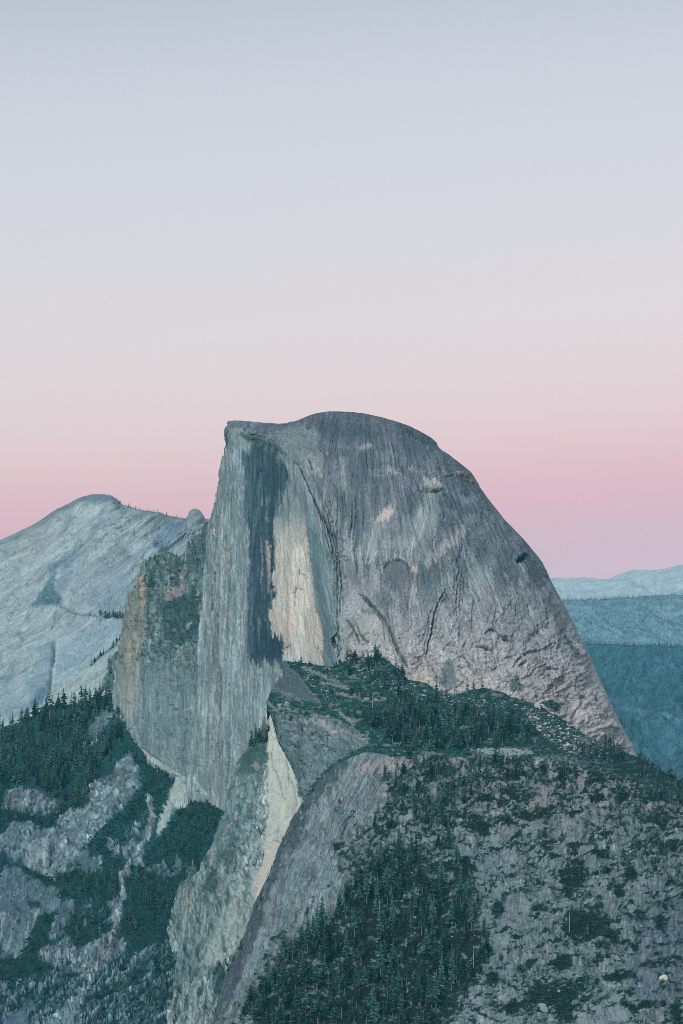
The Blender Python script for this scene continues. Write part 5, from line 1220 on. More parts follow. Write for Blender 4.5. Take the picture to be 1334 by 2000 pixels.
#@@TREESTART
# ================================================================== plants
RNG = np.random.default_rng(7)
def quads_from(centers, ax1, ax2):
    """flat leaf sprays: inner edge narrower or wider than the outer"""
    a, b = centers - ax1 - ax2, centers + ax1 - 0.55 * ax2
    c, d = centers + ax1 + 0.55 * ax2, centers - ax1 + ax2
    V = np.stack([a, b, c, d], 1).reshape(-1, 3)
    return V, np.arange(len(V)).reshape(-1, 4)
def make_tree(seed, style, levels=18, per=7):
    r = np.random.default_rng(seed)
    # trunk, unit height
    lean = r.normal(0, .012, 2)
    V, Q = [], []
    zs = [-.06, .12, .4, .7, .97]
    rad = {'fir': .014, 'pine': .016, 'cedar': .018, 'ragged': .013}[style]
    for z in zs:
        for k in range(6):
            a = k * math.pi / 3
            rr = rad * (1.25 - z) * (1.3 if z < 0 else 1)
            V.append((rr * math.cos(a) + lean[0] * z * z * 2, rr * math.sin(a) + lean[1] * z * z * 2, z))
    for i in range(4):
        for k in range(6):
            Q.append((i * 6 + k, i * 6 + (k + 1) % 6, (i + 1) * 6 + (k + 1) % 6, (i + 1) * 6 + k))
    tv, tq = np.array(V), np.array(Q)
    base = {'fir': .10, 'pine': .34, 'cedar': .14, 'ragged': .30}[style]
    rmax = {'fir': .135, 'pine': .165, 'cedar': .185, 'ragged': .13}[style] * r.uniform(.9, 1.15)
    cen, a1, a2, tint = [], [], [], []
    ph = r.uniform(0, 6.28)
    for i in range(levels):
        t = (i + r.uniform(-.3, .3)) / levels
        z = base + (1.0 - base) * t
        if style == 'fir': R = rmax * (1 - t) ** .85 + .012
        elif style == 'cedar': R = rmax * (1 - t) ** .7 * (.75 + .5 * math.sin(3 * t + ph) ** 2) + .012
        elif style == 'pine': R = rmax * (min(1, .45 + 1.6 * t) * (1 - t) ** .6) * (.7 + .5 * r.random()) + .012
        else: R = rmax * (.5 + .5 * (1 - t)) * (.35 + .95 * r.random()) * (1 - t ** 4) + .01
        n = max(3, int(per * (.5 + R / rmax * .8)))
        for k in range(n):
            if style in ('ragged', 'pine') and r.random() < .28: continue
            az = r.uniform(0, 6.283)
            L_ = R * r.uniform(.65, 1.15)
            droop = {'fir': -.25, 'pine': .05, 'cedar': -.15, 'ragged': -.05}[style] + r.normal(0, .15)
            d = np.array([math.cos(az), math.sin(az), droop])
            s = np.array([-math.sin(az), math.cos(az), 0])
            roll = r.uniform(.35, 1.35) * (1 if r.random() < .5 else -1)
            w = math.cos(roll) * s + math.sin(roll) * np.array([0, 0, 1.0])
            for f, ww in ((.42, .5), (.78, .42)):
                cen.append(np.array([lean[0] * z * z * 2, lean[1] * z * z * 2, z]) + d * L_ * f + r.normal(0, .006, 3))
                a1.append(d * L_ * .36); a2.append(w * (L_ * .26 + .010) * ww * 2)
                tint.append(r.uniform(.6, 1.4))
    for k in range(3):      # leader
        az = r.uniform(0, 6.283)
        cen.append(np.array([lean[0] * 2, lean[1] * 2, .985])); a1.append(np.array([0, 0, .03])); a2.append(np.array([math.cos(az), math.sin(az), 0]) * .012); tint.append(1)
    cv, cq = quads_from(np.array(cen), np.array(a1), np.array(a2))
    return (tv, tq), (cv, cq, np.repeat(np.array(tint), 4))
def make_bush(seed, n=46):
    r = np.random.default_rng(seed)
    nl = r.integers(2, 5)
    lob = np.c_[r.uniform(-.55, .55, nl), r.uniform(-.4, .4, nl), r.uniform(0, .15, nl)]
    rad = r.uniform(.4, .7, nl)
    k = r.integers(0, nl, n)
    d = r.normal(0, 1, (n, 3)); d /= np.linalg.norm(d, axis=1, keepdims=True); d[:, 2] = np.abs(d[:, 2])
    c = lob[k] + d * rad[k][:, None] * r.uniform(.55, 1.0, (n, 1)) * np.array([1, 1, .62])
    t1 = np.cross(d, r.normal(0, 1, (n, 3))); t1 /= np.linalg.norm(t1, axis=1, keepdims=True)
    t2 = np.cross(d, t1)
    sz = r.uniform(.12, .26, (n, 1))
    V, Q = quads_from(c, t1 * sz, t2 * sz)
    return V, Q, np.repeat(r.uniform(.55, 1.45, n), 4)

LEAF = np.array([.021, .054, .048]); BARKC = np.array([.13, .115, .105])
STYLES = ['fir', 'pine', 'cedar', 'ragged']
TREES_HQ = {s: [make_tree(100 * i + k, s, 20, 8) for k in range(4)] for i, s in enumerate(STYLES)}
TREES_LQ = {s: [make_tree(900 + 100 * i + k, s, 12, 5) for k in range(3)] for i, s in enumerate(STYLES)}
TREES_FAR = {s: [make_tree(1900 + 100 * i + k, s, 6, 3) for k in range(3)] for i, s in enumerate(STYLES)}
BUSH = [make_bush(50 + k) for k in range(8)]
BUSH_LQ = [make_bush(80 + k, 24) for k in range(8)]

def merge(parts):
    """parts: (V, Q, C, pos, scale(3), rot) -> one set of arrays"""
    Vs, Qs, Cs, off = [], [], [], 0
    for V, Q, C, pos, sc, rot in parts:
        ca, sa = math.cos(rot), math.sin(rot)
        X = V * sc
        X = np.stack([X[:, 0] * ca - X[:, 1] * sa, X[:, 0] * sa + X[:, 1] * ca, X[:, 2]], 1) + pos
        Vs.append(X); Qs.append(Q + off); Cs.append(C); off += len(V)
    return np.concatenate(Vs), np.concatenate(Qs), np.concatenate(Cs)

def scatter(poly, n, seed, gap=2.0, dens=None):
    r = np.random.default_rng(seed)
    p = np.array(poly, float)
    lo, hi = p.min(0), p.max(0)
    out = []
    for _ in range(40):
        q = r.uniform(lo, hi, (n * 3, 2))
        ok = inside(q[:, 0], q[:, 1], poly)
        if dens is not None: ok &= r.random(len(q)) < dens(q[:, 0], q[:, 1])
        for a in q[ok]:
            if all((a[0] - b[0]) ** 2 + 4 * (a[1] - b[1]) ** 2 > gap * gap for b in out[-400:]):
                out.append(a)
                if len(out) >= n: return np.array(out)
    return np.array(out)

TREES = []     # surface, chart x, y, height in metres, style, place words
def grow(S, pts, h0, h1, styles, place, seed, tint=1.0):
    r = np.random.default_rng(seed)
    for q in pts:
        h = h0 + (h1 - h0) * r.random() ** 1.3
        TREES.append((S, q[0], q[1], h, styles[r.integers(len(styles))], place, tint))
def clump(sx, sy, seed, t=0.0, soft=.25):
    return lambda x, y: sstep(t - soft, t + soft, fbm(x / sx, y / sy, seed, 3))
# dense grove on the shoulder
grow(S_SH, scatter([(745, 1400), (790, 1366), (850, 1372), (920, 1392), (1000, 1404), (1036, 1420), (1036, 1458), (1000, 1464), (900, 1464), (800, 1470), (750, 1452), (720, 1430)], 150, 1, 5.5), 20, 34, ['fir', 'fir', 'pine', 'cedar'], 'in the dense grove below the dome', 11)
grow(S_SH, scatter([(672, 1296), (700, 1288), (745, 1288), (775, 1312), (790, 1334), (770, 1356), (735, 1350), (700, 1340), (672, 1322)], 34, 2, 6), 14, 27, ['fir', 'pine'], 'in the rubble grove beside the dome', 12)
grow(S_SH, scatter([(640, 1330), (720, 1350), (790, 1370), (760, 1410), (720, 1425), (690, 1400), (640, 1370)], 34, 3, 6, clump(30, 15, 501)), 9, 20, ['fir', 'pine', 'cedar'], 'on sandy bands under the shoulder\'s apex', 13)
grow(S_SH, [(577, 1295), (584, 1297), (590, 1297), (596, 1299), (604, 1301), (611, 1302), (618, 1303), (624, 1304)], 5, 9, ['cedar', 'fir'], 'at the foot of the pale cliff panel', 14)
grow(S_SH, [(588, 1296), (658, 1304), (664, 1300), (652, 1306)], 12, 20, ['cedar', 'fir'], 'at the foot of the pale cliff panel', 15)
grow(S_SH, [(914, 1352)], 20.5, 20.6, ['fir'], 'tallest of the row against the dome\'s pale foot', 16)
grow(S_SH, [(925, 1352)], 16, 16.5, ['cedar'], 'middle of the row against the dome\'s pale foot', 17)
grow(S_SH, [(942, 1350)], 16.5, 17, ['fir'], 'right end of the row against the dome\'s pale foot', 18)
grow(S_SH, [(871, 1357)], 14, 15, ['fir'], 'against the dark stain at the foot of the dome', 19)
grow(S_SH, [(888, 1358)], 14, 15, ['ragged'], 'beside the dark stain at the foot of the dome', 20)
grow(S_SH, scatter([(1168, 1455), (1186, 1452), (1210, 1464), (1232, 1478), (1222, 1490), (1180, 1480)], 20, 4, 4), 13, 21, ['fir', 'cedar'], 'in the dark clump at the dome\'s right foot', 21)
grow(S_SH, scatter([(1040, 1440), (1130, 1455), (1200, 1478), (1240, 1500), (1180, 1505), (1080, 1482)], 46, 5, 6, clump(26, 14, 502)), 8, 17, ['fir', 'cedar', 'pine'], 'on rubble under the dome\'s right flank', 22)
grow(S_SH, scatter([(530, 1376), (560, 1372), (620, 1392), (700, 1430), (720, 1444), (640, 1440), (580, 1440), (545, 1400)], 16, 6, 8), 5, 11, ['cedar', 'fir'], 'on grey broken rock left of the grove', 23)
grow(S_NEAR, scatter([(1230, 1536), (1260, 1545), (1340, 1565), (1340, 1580), (1240, 1556)], 46, 7, 4), 12, 22, ['fir', 'cedar', 'pine'], 'on the near slope\'s skyline', 24)
grow(S_SH, scatter([(1245, 1486), (1290, 1510), (1334, 1534), (1420, 1560), (1400, 1580), (1240, 1515)], 60, 8, 4), 12, 21, ['fir', 'cedar', 'pine'], 'on the shoulder\'s skyline against blue hills', 25)
# near slope
grow(S_NEAR, scatter([(770, 1485), (870, 1490), (1000, 1488), (1010, 1510), (960, 1540), (910, 1580), (880, 1630), (820, 1640), (790, 1600), (770, 1560), (750, 1520)], 150, 9, 6.5, clump(34, 20, 503, -.15)), 12, 25, ['fir', 'pine', 'cedar', 'ragged', 'pine'], 'in scrub high on the near slope', 26)
grow(S_NEAR, scatter([(1000, 1486), (1090, 1500), (1200, 1525), (1210, 1545), (1100, 1530), (1000, 1530)], 56, 10, 6, clump(26, 14, 504, -.1)), 10, 20, ['fir', 'cedar', 'ragged'], 'along the near slope\'s crest', 27)
grow(S_NEAR, scatter([(640, 1790), (700, 1730), (740, 1690), (800, 1660), (880, 1650), (910, 1710), (935, 1780), (955, 1870), (930, 1920), (890, 1960), (880, 2050), (480, 2050), (500, 1960), (530, 1900), (560, 1860), (600, 1830)], 330, 11, 7, clump(50, 40, 505, -.35)), 13, 33, ['fir', 'pine', 'cedar', 'ragged', 'fir'], 'in the near slope\'s dark wood', 28)
grow(S_NEAR, scatter([(470, 1990), (500, 1920), (530, 1870), (570, 1830), (620, 1790), (640, 1800), (590, 1850), (550, 1900), (520, 1960), (500, 2000)], 34, 12, 7), 13, 22, ['fir', 'cedar'], 'where the dark wood meets the bare slab', 29)
grow(S_NEAR, scatter([(690, 1640), (740, 1560), (780, 1540), (830, 1600), (880, 1650), (800, 1700), (720, 1720), (680, 1700)], 60, 13, 7, clump(26, 20, 506, 0)), 9, 20, ['fir', 'cedar', 'pine'], 'around sandy gaps above the dark wood', 30)
grow(S_NEAR, scatter([(900, 1560), (1000, 1530), (1200, 1545), (1334, 1570), (1340, 1720), (1200, 1700), (1050, 1650), (930, 1640)], 210, 14, 7, clump(30, 22, 507, -.05)), 6, 16, ['cedar', 'fir', 'ragged'], 'on the near slope\'s scrubby right part', 31)
grow(S_NEAR, scatter([(930, 1660), (1334, 1720), (1340, 2000), (1000, 2000), (960, 1850)], 150, 15, 9, clump(40, 40, 508, 0)), 5, 13, ['cedar', 'ragged'], 'on the lower right slabs', 32)
grow(S_NEAR, [(577, 1798), (600, 1788)], 14, 15, ['fir'], 'standing alone on the bare slab', 33)
grow(S_NEAR, [(596, 1626), (663, 1568), (655, 1590)], 7, 9, ['cedar'], 'on the bare slab beside the pale cliff', 34)
grow(S_NEAR, [(500, 1775), (510, 1760), (470, 1856), (440, 1905), (447, 1898), (456, 1880), (524, 1722), (600, 1558), (590, 1580), (612, 1548)], 8, 14, ['cedar', 'fir'], 'on the bare slab\'s steep rim', 35)
grow(S_CLIFF, [(497, 1452), (503, 1455), (508, 1452), (492, 1458), (515, 1448), (520, 1436)], 19, 30, ['fir', 'cedar'], 'in the cliff notch left of the white slab', 36)
grow(S_CLIFF, [(424, 1900), (430, 1895), (436, 1905), (420, 1910), (442, 1890)], 9, 16, ['fir', 'cedar'], 'at the foot of the lower cliff', 37)
# left side
rock_free = lambda x, y: (~rockmask(x, y)).astype(float)
grow(S_WOOD, scatter([(-20, 1440), (20, 1422), (60, 1404), (120, 1386), (185, 1374), (212, 1362), (226, 1380), (240, 1406), (236, 1450), (215, 1495), (185, 1540), (168, 1568), (110, 1570), (80, 1540), (30, 1530), (-20, 1545)], 300, 16, 4.6, rock_free), 20, 36, ['fir', 'fir', 'cedar'], 'in the forest under the pale spur', 38)
grow(S_WOOD, [(22, 1414), (40, 1410), (52, 1405), (68, 1399), (84, 1394), (93, 1390), (98, 1388), (104, 1386), (116, 1384), (127, 1382), (146, 1381), (158, 1378), (166, 1376), (172, 1374), (184, 1370), (194, 1365)], 24, 34, ['fir', 'cedar', 'fir'], 'on the left forest\'s upper edge', 39)
grow(S_WOOD, [(126, 1398)], 43, 44, ['ragged'], 'rising highest above the left forest\'s edge', 40)
grow(S_WOOD, scatter([(350, 1580), (400, 1564), (430, 1582), (410, 1650), (390, 1700), (345, 1722), (330, 1800), (240, 1830), (236, 1740), (262, 1690), (310, 1640)], 150, 49, 6, rock_free), 7, 18, ['fir', 'cedar'], 'in dark gully woods below the sheer face', 50)
grow(S_WOOD, scatter([(120, 1740), (140, 1700), (200, 1640), (240, 1680), (232, 1760), (222, 1810), (200, 1840), (150, 1850), (110, 1830)], 110, 51, 6, rock_free), 7, 18, ['fir', 'cedar'], 'in the woods left of the pale gully', 52)
grow(S_WOOD, scatter([(-10, 1860), (60, 1840), (110, 1880), (180, 1910), (240, 1850), (330, 1840), (340, 1900), (330, 2010), (170, 2010), (-10, 2010)], 150, 53, 7, rock_free), 6, 16, ['fir', 'cedar'], 'among the ledges in the lower left corner', 54)
grow(S_WOOD, scatter([(-10, 1540), (130, 1570), (215, 1510), (200, 1600), (120, 1640), (-10, 1610)], 60, 55, 7, rock_free), 8, 18, ['fir', 'cedar'], 'on the wooded ledges of the lower left cliffs', 56)
grow(S_WOOD, scatter([(245, 1450), (268, 1468), (300, 1498), (335, 1520), (330, 1550), (300, 1590), (250, 1600), (265, 1550), (285, 1515)], 40, 17, 6, rock_free), 8, 14, ['cedar', 'fir'], 'on the green slope under the buttress', 41)
grow(S_SPUR, [(178, 1300), (184, 1296), (190, 1291), (197, 1286), (203, 1278), (208, 1276), (214, 1268), (219, 1264), (226, 1254), (232, 1250), (236, 1246)], 9, 16, ['cedar', 'fir'], 'on the crest of the pale spur', 42)
grow(S_SPUR, [(212, 1296), (214, 1322), (210, 1335), (218, 1318), (222, 1330), (205, 1345), (200, 1352), (208, 1350), (192, 1366), (214, 1345), (196, 1358), (224, 1300)], 12, 22, ['fir'], 'on the pale spur beside the buttress', 43)
grow(S_BALD, [(x, float(bald_top(x)) + 1.5 + 2 * math.sin(x * 1.7) ** 2) for x in (227, 231, 234, 237, 240, 242, 245, 247, 251, 255, 258, 265, 272, 280, 288, 292, 296, 300, 304, 307, 311, 314, 318, 322, 325, 328, 331, 335, 339, 342, 344, 347, 350, 353, 356, 359, 361, 364, 366)], 6, 14, ['fir', 'cedar'], 'in the row along the bald ridge', 44)
grow(S_BALD, [(196, 1198), (205, 1199), (211, 1200), (214, 1201), (222, 1202), (226, 1203), (230, 1203), (235, 1204), (240, 1205), (246, 1206)], 16, 26, ['fir', 'cedar'], 'on the ledge across the bald mountain', 45)
grow(S_BALD, scatter([(78, 1170), (100, 1125), (108, 1160), (118, 1178), (95, 1182)], 40, 18, 3), 5, 10, ['cedar'], 'in the dark gully of the bald mountain', 46)
grow(S_BALD, [(254, 1082), (112, 1108), (158, 1150), (200, 1116), (150, 1158), (145, 1196), (160, 1198), (175, 1198), (236, 982), (228, 990), (224, 995), (232, 996), (240, 996), (46, 1398), (60, 1390), (70, 1372), (82, 1362)], 8, 14, ['cedar', 'fir'], 'standing alone on the slabs of the bald mountain', 47)
grow(S_BUTT, [(x, float(butt_top(x)) + 3) for x in (292, 300, 310, 322, 336, 345, 353, 364, 370, 374, 386, 390, 394, 398, 402)], 5, 10, ['cedar', 'fir'], 'on top of the broken buttress', 48)

# base points, apparent size and what hides what
POS = [None] * len(TREES)
for S in {id(t[0]): t[0] for t in TREES}.values():
    ii = [k for k, t in enumerate(TREES) if t[0] is S]
    pp = S.at([TREES[k][1] for k in ii], [TREES[k][2] for k in ii])
    for k, p in zip(ii, pp): POS[k] = p
order = sorted(range(len(TREES)), key=lambda k: POS[k][1])
occ = np.zeros((1000, 667), bool)
seen = np.zeros(len(TREES))
for k in order:
    S, x, y, h, st, pl, ti = TREES[k]
    hp = h * F_PX / POS[k][1]
    wp = hp * (.12 if st in ('fir', 'ragged') else .16)
    for yy in range(max(0, int((y - hp) / 2)), min(999, int(y / 2)) + 1):
        f = 1 - (y - 2 * yy) / max(hp, 1)
        a, b = int((x - wp * f) / 2), int((x + wp * f) / 2) + 1
        if b <= 0 or a >= 667: continue
        a = max(a, 0)
        seen[k] += (~occ[yy, a:b]).sum()
        occ[yy, a:b] = True
pick = set(np.argsort(-seen)[:300].tolist())

NAMED = []
def single_out(named):
    """one label per thing: look and place, then which part of that place, then the order from the left"""
    box = {}
    for _, _, x, y, pl in named:
        b = box.setdefault(pl, [x, x, y, y])
        b[0], b[1], b[2], b[3] = min(b[0], x), max(b[1], x), min(b[2], y), max(b[3], y)
    def cell(x, y, pl):
        b = box[pl]
        fx, fy = (x - b[0]) / max(b[1] - b[0], 1), (y - b[2]) / max(b[3] - b[2], 1)
        return ('upper', 'middle', 'lower')[min(2, int(fy * 3))] + ' ' + ('left', 'mid-left', 'mid-right', 'right')[min(3, int(fx * 4))]
    groups = {}
    for t in named: groups.setdefault(t[1], []).append(t)
    for lab, ts in groups.items():
        if len(ts) == 1:
            ts[0][0]['label'] = lab; continue
        sub = {}
        for t in ts: sub.setdefault(cell(t[2], t[3], t[4]), []).append(t)
        for c, us in sub.items():
            us.sort(key=lambda t: t[2])
            n = len(us)
            for k, t in enumerate(us):
                if n == 1: tail = ''
                elif n == 2: tail = (' left of two', ' right of two')[k]
                elif n == 3: tail = (' left of three', ' middle of three', ' right of three')[k]
                else: tail = ' ' + ('leftmost', 'second from left', 'third from left', 'fourth from left', 'fifth from left', 'sixth from left', 'seventh from left', 'eighth from left', 'ninth from left', 'tenth from left', 'eleventh from left', 'twelfth from left', 'thirteenth from left', 'fourteenth from left', 'fifteenth from left')[min(k, 14)] if k < n - 1 else ' rightmost'
                t[0]['label'] = lab + ', ' + c + tail
hq_mesh = {}
def tree_meshes(st, v):
    if (st, v) not in hq_mesh:
        (tv, tq), (cv, cq, ct) = TREES_HQ[st][v]
        hq_mesh[(st, v)] = (raw_mesh('trunk', tv, tq, np.tile(BARKC, (len(tv), 1)), False, M_BARK),
                            raw_mesh('crown', cv, cq, ct[:, None] * LEAF * (.7, 1.0, 1.5, 2.3)[v], False, M_LEAF))
    return hq_mesh[(st, v)]
LOOK = {'fir': 'pointed conifer', 'pine': 'airy pine', 'cedar': 'bushy conifer', 'ragged': 'ragged thin conifer'}
proto = {}
rest_c, rest_t = [], []
for k, (S, x, y, h, st, pl, ti) in enumerate(TREES):
    v = int(RNG.integers(4)); rot = RNG.uniform(0, 6.28); fat = RNG.uniform(.85, 1.2)
    p = POS[k] - np.array([0, 0, .01 * h])
    if k in pick:
        size = '' if h > 40 or ('row' in pl and 'foot' in pl) else 'tall ' if h > 19 else 'small ' if h < 11 else ''
        size += ('dark ', '', '', 'pale ')[v] if 'row' not in pl else ''
        if (st, v) not in proto:
            root = bpy.data.objects.new('conifer', None); COLL.objects.link(root)
            mt, mc = tree_meshes(st, v)
            kids = [link('trunk', mt, root), link('crown', mc, root)]
            proto[(st, v)] = (root, kids)
        else:
            r0, k0 = proto[(st, v)]
            root = r0.copy(); COLL.objects.link(root)
            for c in k0:
                d = c.copy(); COLL.objects.link(d); d.parent = root
        root.location = p; root.rotation_euler = (0, 0, rot); root.scale = (h * fat, h * fat, h)
        NAMED.append((root, size + LOOK[st] + ' ' + pl, x, y, pl))
        root['category'] = 'tree'; root['group'] = 'conifers ' + pl.split(',')[0]
    else:
        big = h * F_PX / p[1] > 9
        (tv, tq), (cv, cq, ct) = (TREES_LQ if big else TREES_FAR)[st][v % 3]
        sc = np.array([h * fat, h * fat, h])
        rest_c.append((cv, cq, ct[:, None] * LEAF * RNG.uniform(.55, 1.0) * (1 + 1.6 * RNG.random() ** 2), p, sc, rot))
        rest_t.append((tv, tq, np.tile(BARKC, (len(tv), 1)), p, sc, rot))
single_out(NAMED)
V, Q, C = merge(rest_c + rest_t)
o = link('conifer_forest', raw_mesh('conifer_forest', V, Q, C, False, M_LEAF))
tag(o, 'smaller and half hidden conifers of the woods on the slopes', kind='stuff')

# woods of the far ridges; pale blue leaf colour carries part of the haze
def far_wood(S, n, x0, x1, y0, y1, h0, h1, col, seed, dens):
    r = np.random.default_rng(seed)
    x = r.uniform(x0, x1, n) + 0; y = r.uniform(y0, y1, n) if y1 is not None else y0(x) + r.uniform(0, 3, n)
    ok = r.random(n) < dens(x, y)
    x, y = x[ok], y[ok]
    pp = S.at(x, y)
    out = []
    for k in range(len(x)):
        st = STYLES[r.integers(3)]
        cv, cq, ct = TREES_FAR[st][r.integers(3)][1]
        h = r.uniform(h0, h1)
        out.append((cv, cq, (.6 + .4 * ct[:, None]) * np.array(col) * r.uniform(.85, 1.15), pp[k], np.array([h * 1.25, h * 1.25, h]), r.uniform(0, 6.28)))
    return out
clear_a = lambda x, y: 1 - .85 * np.maximum.reduce([np.exp(-(((x - a) / b) ** 2 + ((y - c) / d) ** 2)) for a, b, c, d in ((1120, 30, 1188, 7), (1140, 22, 1197, 8), (1292, 26, 1192, 7), (1306, 22, 1201, 6), (1325, 16, 1175, 4), (1270, 90, 1252, 4))])
clear_b = lambda x, y: 1 - .8 * np.maximum.reduce([np.exp(-(((x - a) / b) ** 2 + ((y - c) / d) ** 2)) for a, b, c, d in ((1240, 34, 1384, 4), (1265, 26, 1392, 3), (1300, 26, 1411, 4), (1325, 10, 1418, 4))])
parts = far_wood(S_RA, 5200, 900, 1500, 1166, 1262, 8, 15, (.115, .180, .212), 61, clear_a)
parts += far_wood(S_RA, 520, 900, 1500, ridge_a_top, None, 7, 18, (.115, .180, .212), 62, lambda x, y: .8 + 0 * x)
parts += far_wood(S_RB, 8600, 900, 1500, 1258, 1560, 10, 20, (.080, .138, .165), 63, clear_b)
parts += far_wood(S_RB, 480, 900, 1500, ridge_b_top, None, 8, 20, (.080, .138, .165), 64, lambda x, y: .8 + 0 * x)
V, Q, C = merge(parts)
o = link('forest', raw_mesh('forest', V, Q, C, False, M_LEAF))
tag(o, 'far blue forest covering the ridges right of the dome', kind='stuff')

# scrub
SHRUBS = []
def scrub(S, poly, n, r0, r1, place, seed, dens=None, gap=2.5):
    r = np.random.default_rng(seed)
    cen = scatter(poly, max(6, n // 5), seed, gap * 2.5, dens)
    k = r.integers(0, len(cen), n)
    size = r.uniform(.25, 1.0, len(cen)) ** 1.6
    pts = cen[k] + r.normal(0, 1, (n, 2)) * np.array([9.0, 3.2]) * size[k][:, None]
    pts = pts[inside(pts[:, 0], pts[:, 1], poly)]
    pp = S.at(pts[:, 0], pts[:, 1])
    for q, p in zip(pts, pp):
        SHRUBS.append((p, r0 + (r1 - r0) * r.random() ** 1.8, place, q))
cl = lambda sx, sy, s, t: (lambda x, y: sstep(t - .12, t + .18, .55 * fbm(x / sx, y / sy, s, 3) + .6 * fbm(x / (sx * .35), y / (sy * .35), s + 9, 3)))
vd = lambda x, y: sstep(-.05, .15, vegfield(x, y))
def scrub_field(S, poly, n, r0, r1, place, seed, dens, gap):
    pts = scatter(poly, n, seed, gap, dens)
    r = np.random.default_rng(seed)
    vf = vegfield(pts[:, 0], pts[:, 1])
    for q, p, f in zip(pts, S.at(pts[:, 0], pts[:, 1]), vf):
        SHRUBS.append((p, (r0 + (r1 - r0) * r.random() ** 1.6) * np.clip(.7 + .6 * f, .6, 1.3), place, q))
scrub_field(S_NEAR, [(880, 1490), (1000, 1488), (1200, 1520), (1340, 1562), (1340, 1720), (1180, 1690), (1000, 1650), (900, 1660), (860, 1600)], 1100, 1.4, 3.8, 'on the near slope\'s sandy upper right', 71, vd, 4.2)
scrub_field(S_NEAR, [(900, 1660), (1000, 1650), (1180, 1690), (1340, 1720), (1340, 2010), (880, 2010), (960, 1900), (950, 1760)], 1500, 1.4, 4.2, 'on the lower right grey slabs', 72, vd, 4.2)
scrub_field(S_NEAR, [(1010, 1985), (1010, 1915), (1060, 1905), (1110, 1908), (1150, 1916), (1175, 1940), (1130, 1975), (1100, 2010)], 110, 2.6, 4.8, 'in the bottom right black thicket', 74, None, 5)
scrub_field(S_NEAR, [(600, 1820), (700, 1720), (760, 1490), (880, 1485), (1000, 1500), (900, 1680), (950, 1850), (880, 2020), (470, 2020), (540, 1890)], 1500, 1.3, 3.6, 'under the dark wood\'s trees', 76, vd, 4.5)
scrub(S_NEAR, [(640, 1560), (700, 1540), (690, 1600), (660, 1650), (690, 1700), (640, 1760), (600, 1800), (620, 1700), (600, 1640)], 60, 1.2, 3.2, 'on the bare slab beside the pale cliff', 77, cl(20, 20, 516, .1), 5)
scrub(S_SH, [(560, 1295), (650, 1306), (760, 1292), (850, 1350), (1000, 1368), (1100, 1410), (1240, 1490), (1150, 1490), (900, 1475), (760, 1470), (700, 1440), (640, 1390), (590, 1340)], 1100, 1.0, 3.0, 'on the rubble shoulder below the dome', 78, cl(36, 16, 517, -.05), 3.5)
scrub(S_SH, [(524, 1378), (560, 1358), (640, 1385), (720, 1440), (660, 1470), (590, 1520), (545, 1420)], 170, 1.0, 2.6, 'on the shoulder\'s left grey rock', 79, cl(26, 16, 518, .05), 4)
edge_dark = [(420, 1985), (450, 1895), (478, 1838), (496, 1780), (528, 1715), (545, 1664), (566, 1622), (590, 1576), (618, 1546), (660, 1496)]
sub = RNG.random((70, 2))
pts = np.array([[np.interp(a, np.linspace(0, 1, 10), [q[0] for q in edge_dark]) + 8 * b, np.interp(a, np.linspace(0, 1, 10), [q[1] for q in edge_dark]) + 6] for a, b in sub])
for q, p in zip(pts, S_NEAR.at(pts[:, 0], pts[:, 1])): SHRUBS.append((p, RNG.uniform(.9, 2.2), 'along the bare slab\'s rim', q))
rank = np.argsort([-s[1] / s[0][1] for s in SHRUBS])
top = set(rank[:300].tolist())
SHRUBC = np.array([.014, .043, .037])
bush_me, bush_proto, rest, BNAMED = [], {}, [], []
for k in range(8):
    V, Q, t = BUSH[k]
    bush_me.append(raw_mesh('shrub', V, Q, t[:, None] * SHRUBC, False, M_SHRUB))
for k, (p, r, pl, q) in enumerate(SHRUBS):
    v = int(RNG.integers(8)); rot = RNG.uniform(-.5, .5); sc = np.array([r * 1.25, r, r * RNG.uniform(.55, .9)])
    if k in top:
        if v not in bush_proto:
            o = link('shrub', bush_me[v]); bush_proto[v] = o
        else:
            o = bush_proto[v].copy(); COLL.objects.link(o)
        o.location = p; o.rotation_euler = (0, 0, rot); o.scale = sc
        w = 'large ' if r > 4 else ''
        w += ('low dark shrub ', 'rounded dark shrub ', 'tall dark shrub ')[0 if sc[2] < .67 * r else 1 if sc[2] < .79 * r else 2]
        BNAMED.append((o, w + pl, q[0], q[1], pl)); o['category'] = 'shrub'; o['group'] = 'shrubs ' + pl
    else:
        V, Q, t = BUSH_LQ[v]
        rest.append((V, Q, t[:, None] * SHRUBC * RNG.uniform(.75, 1.3), p, sc, rot))
single_out(BNAMED)
V, Q, C = merge(rest)
o = link('scrub', raw_mesh('scrub', V, Q, C, False, M_SHRUB))
tag(o, 'low green scrub between the rocks of the slopes', kind='stuff')

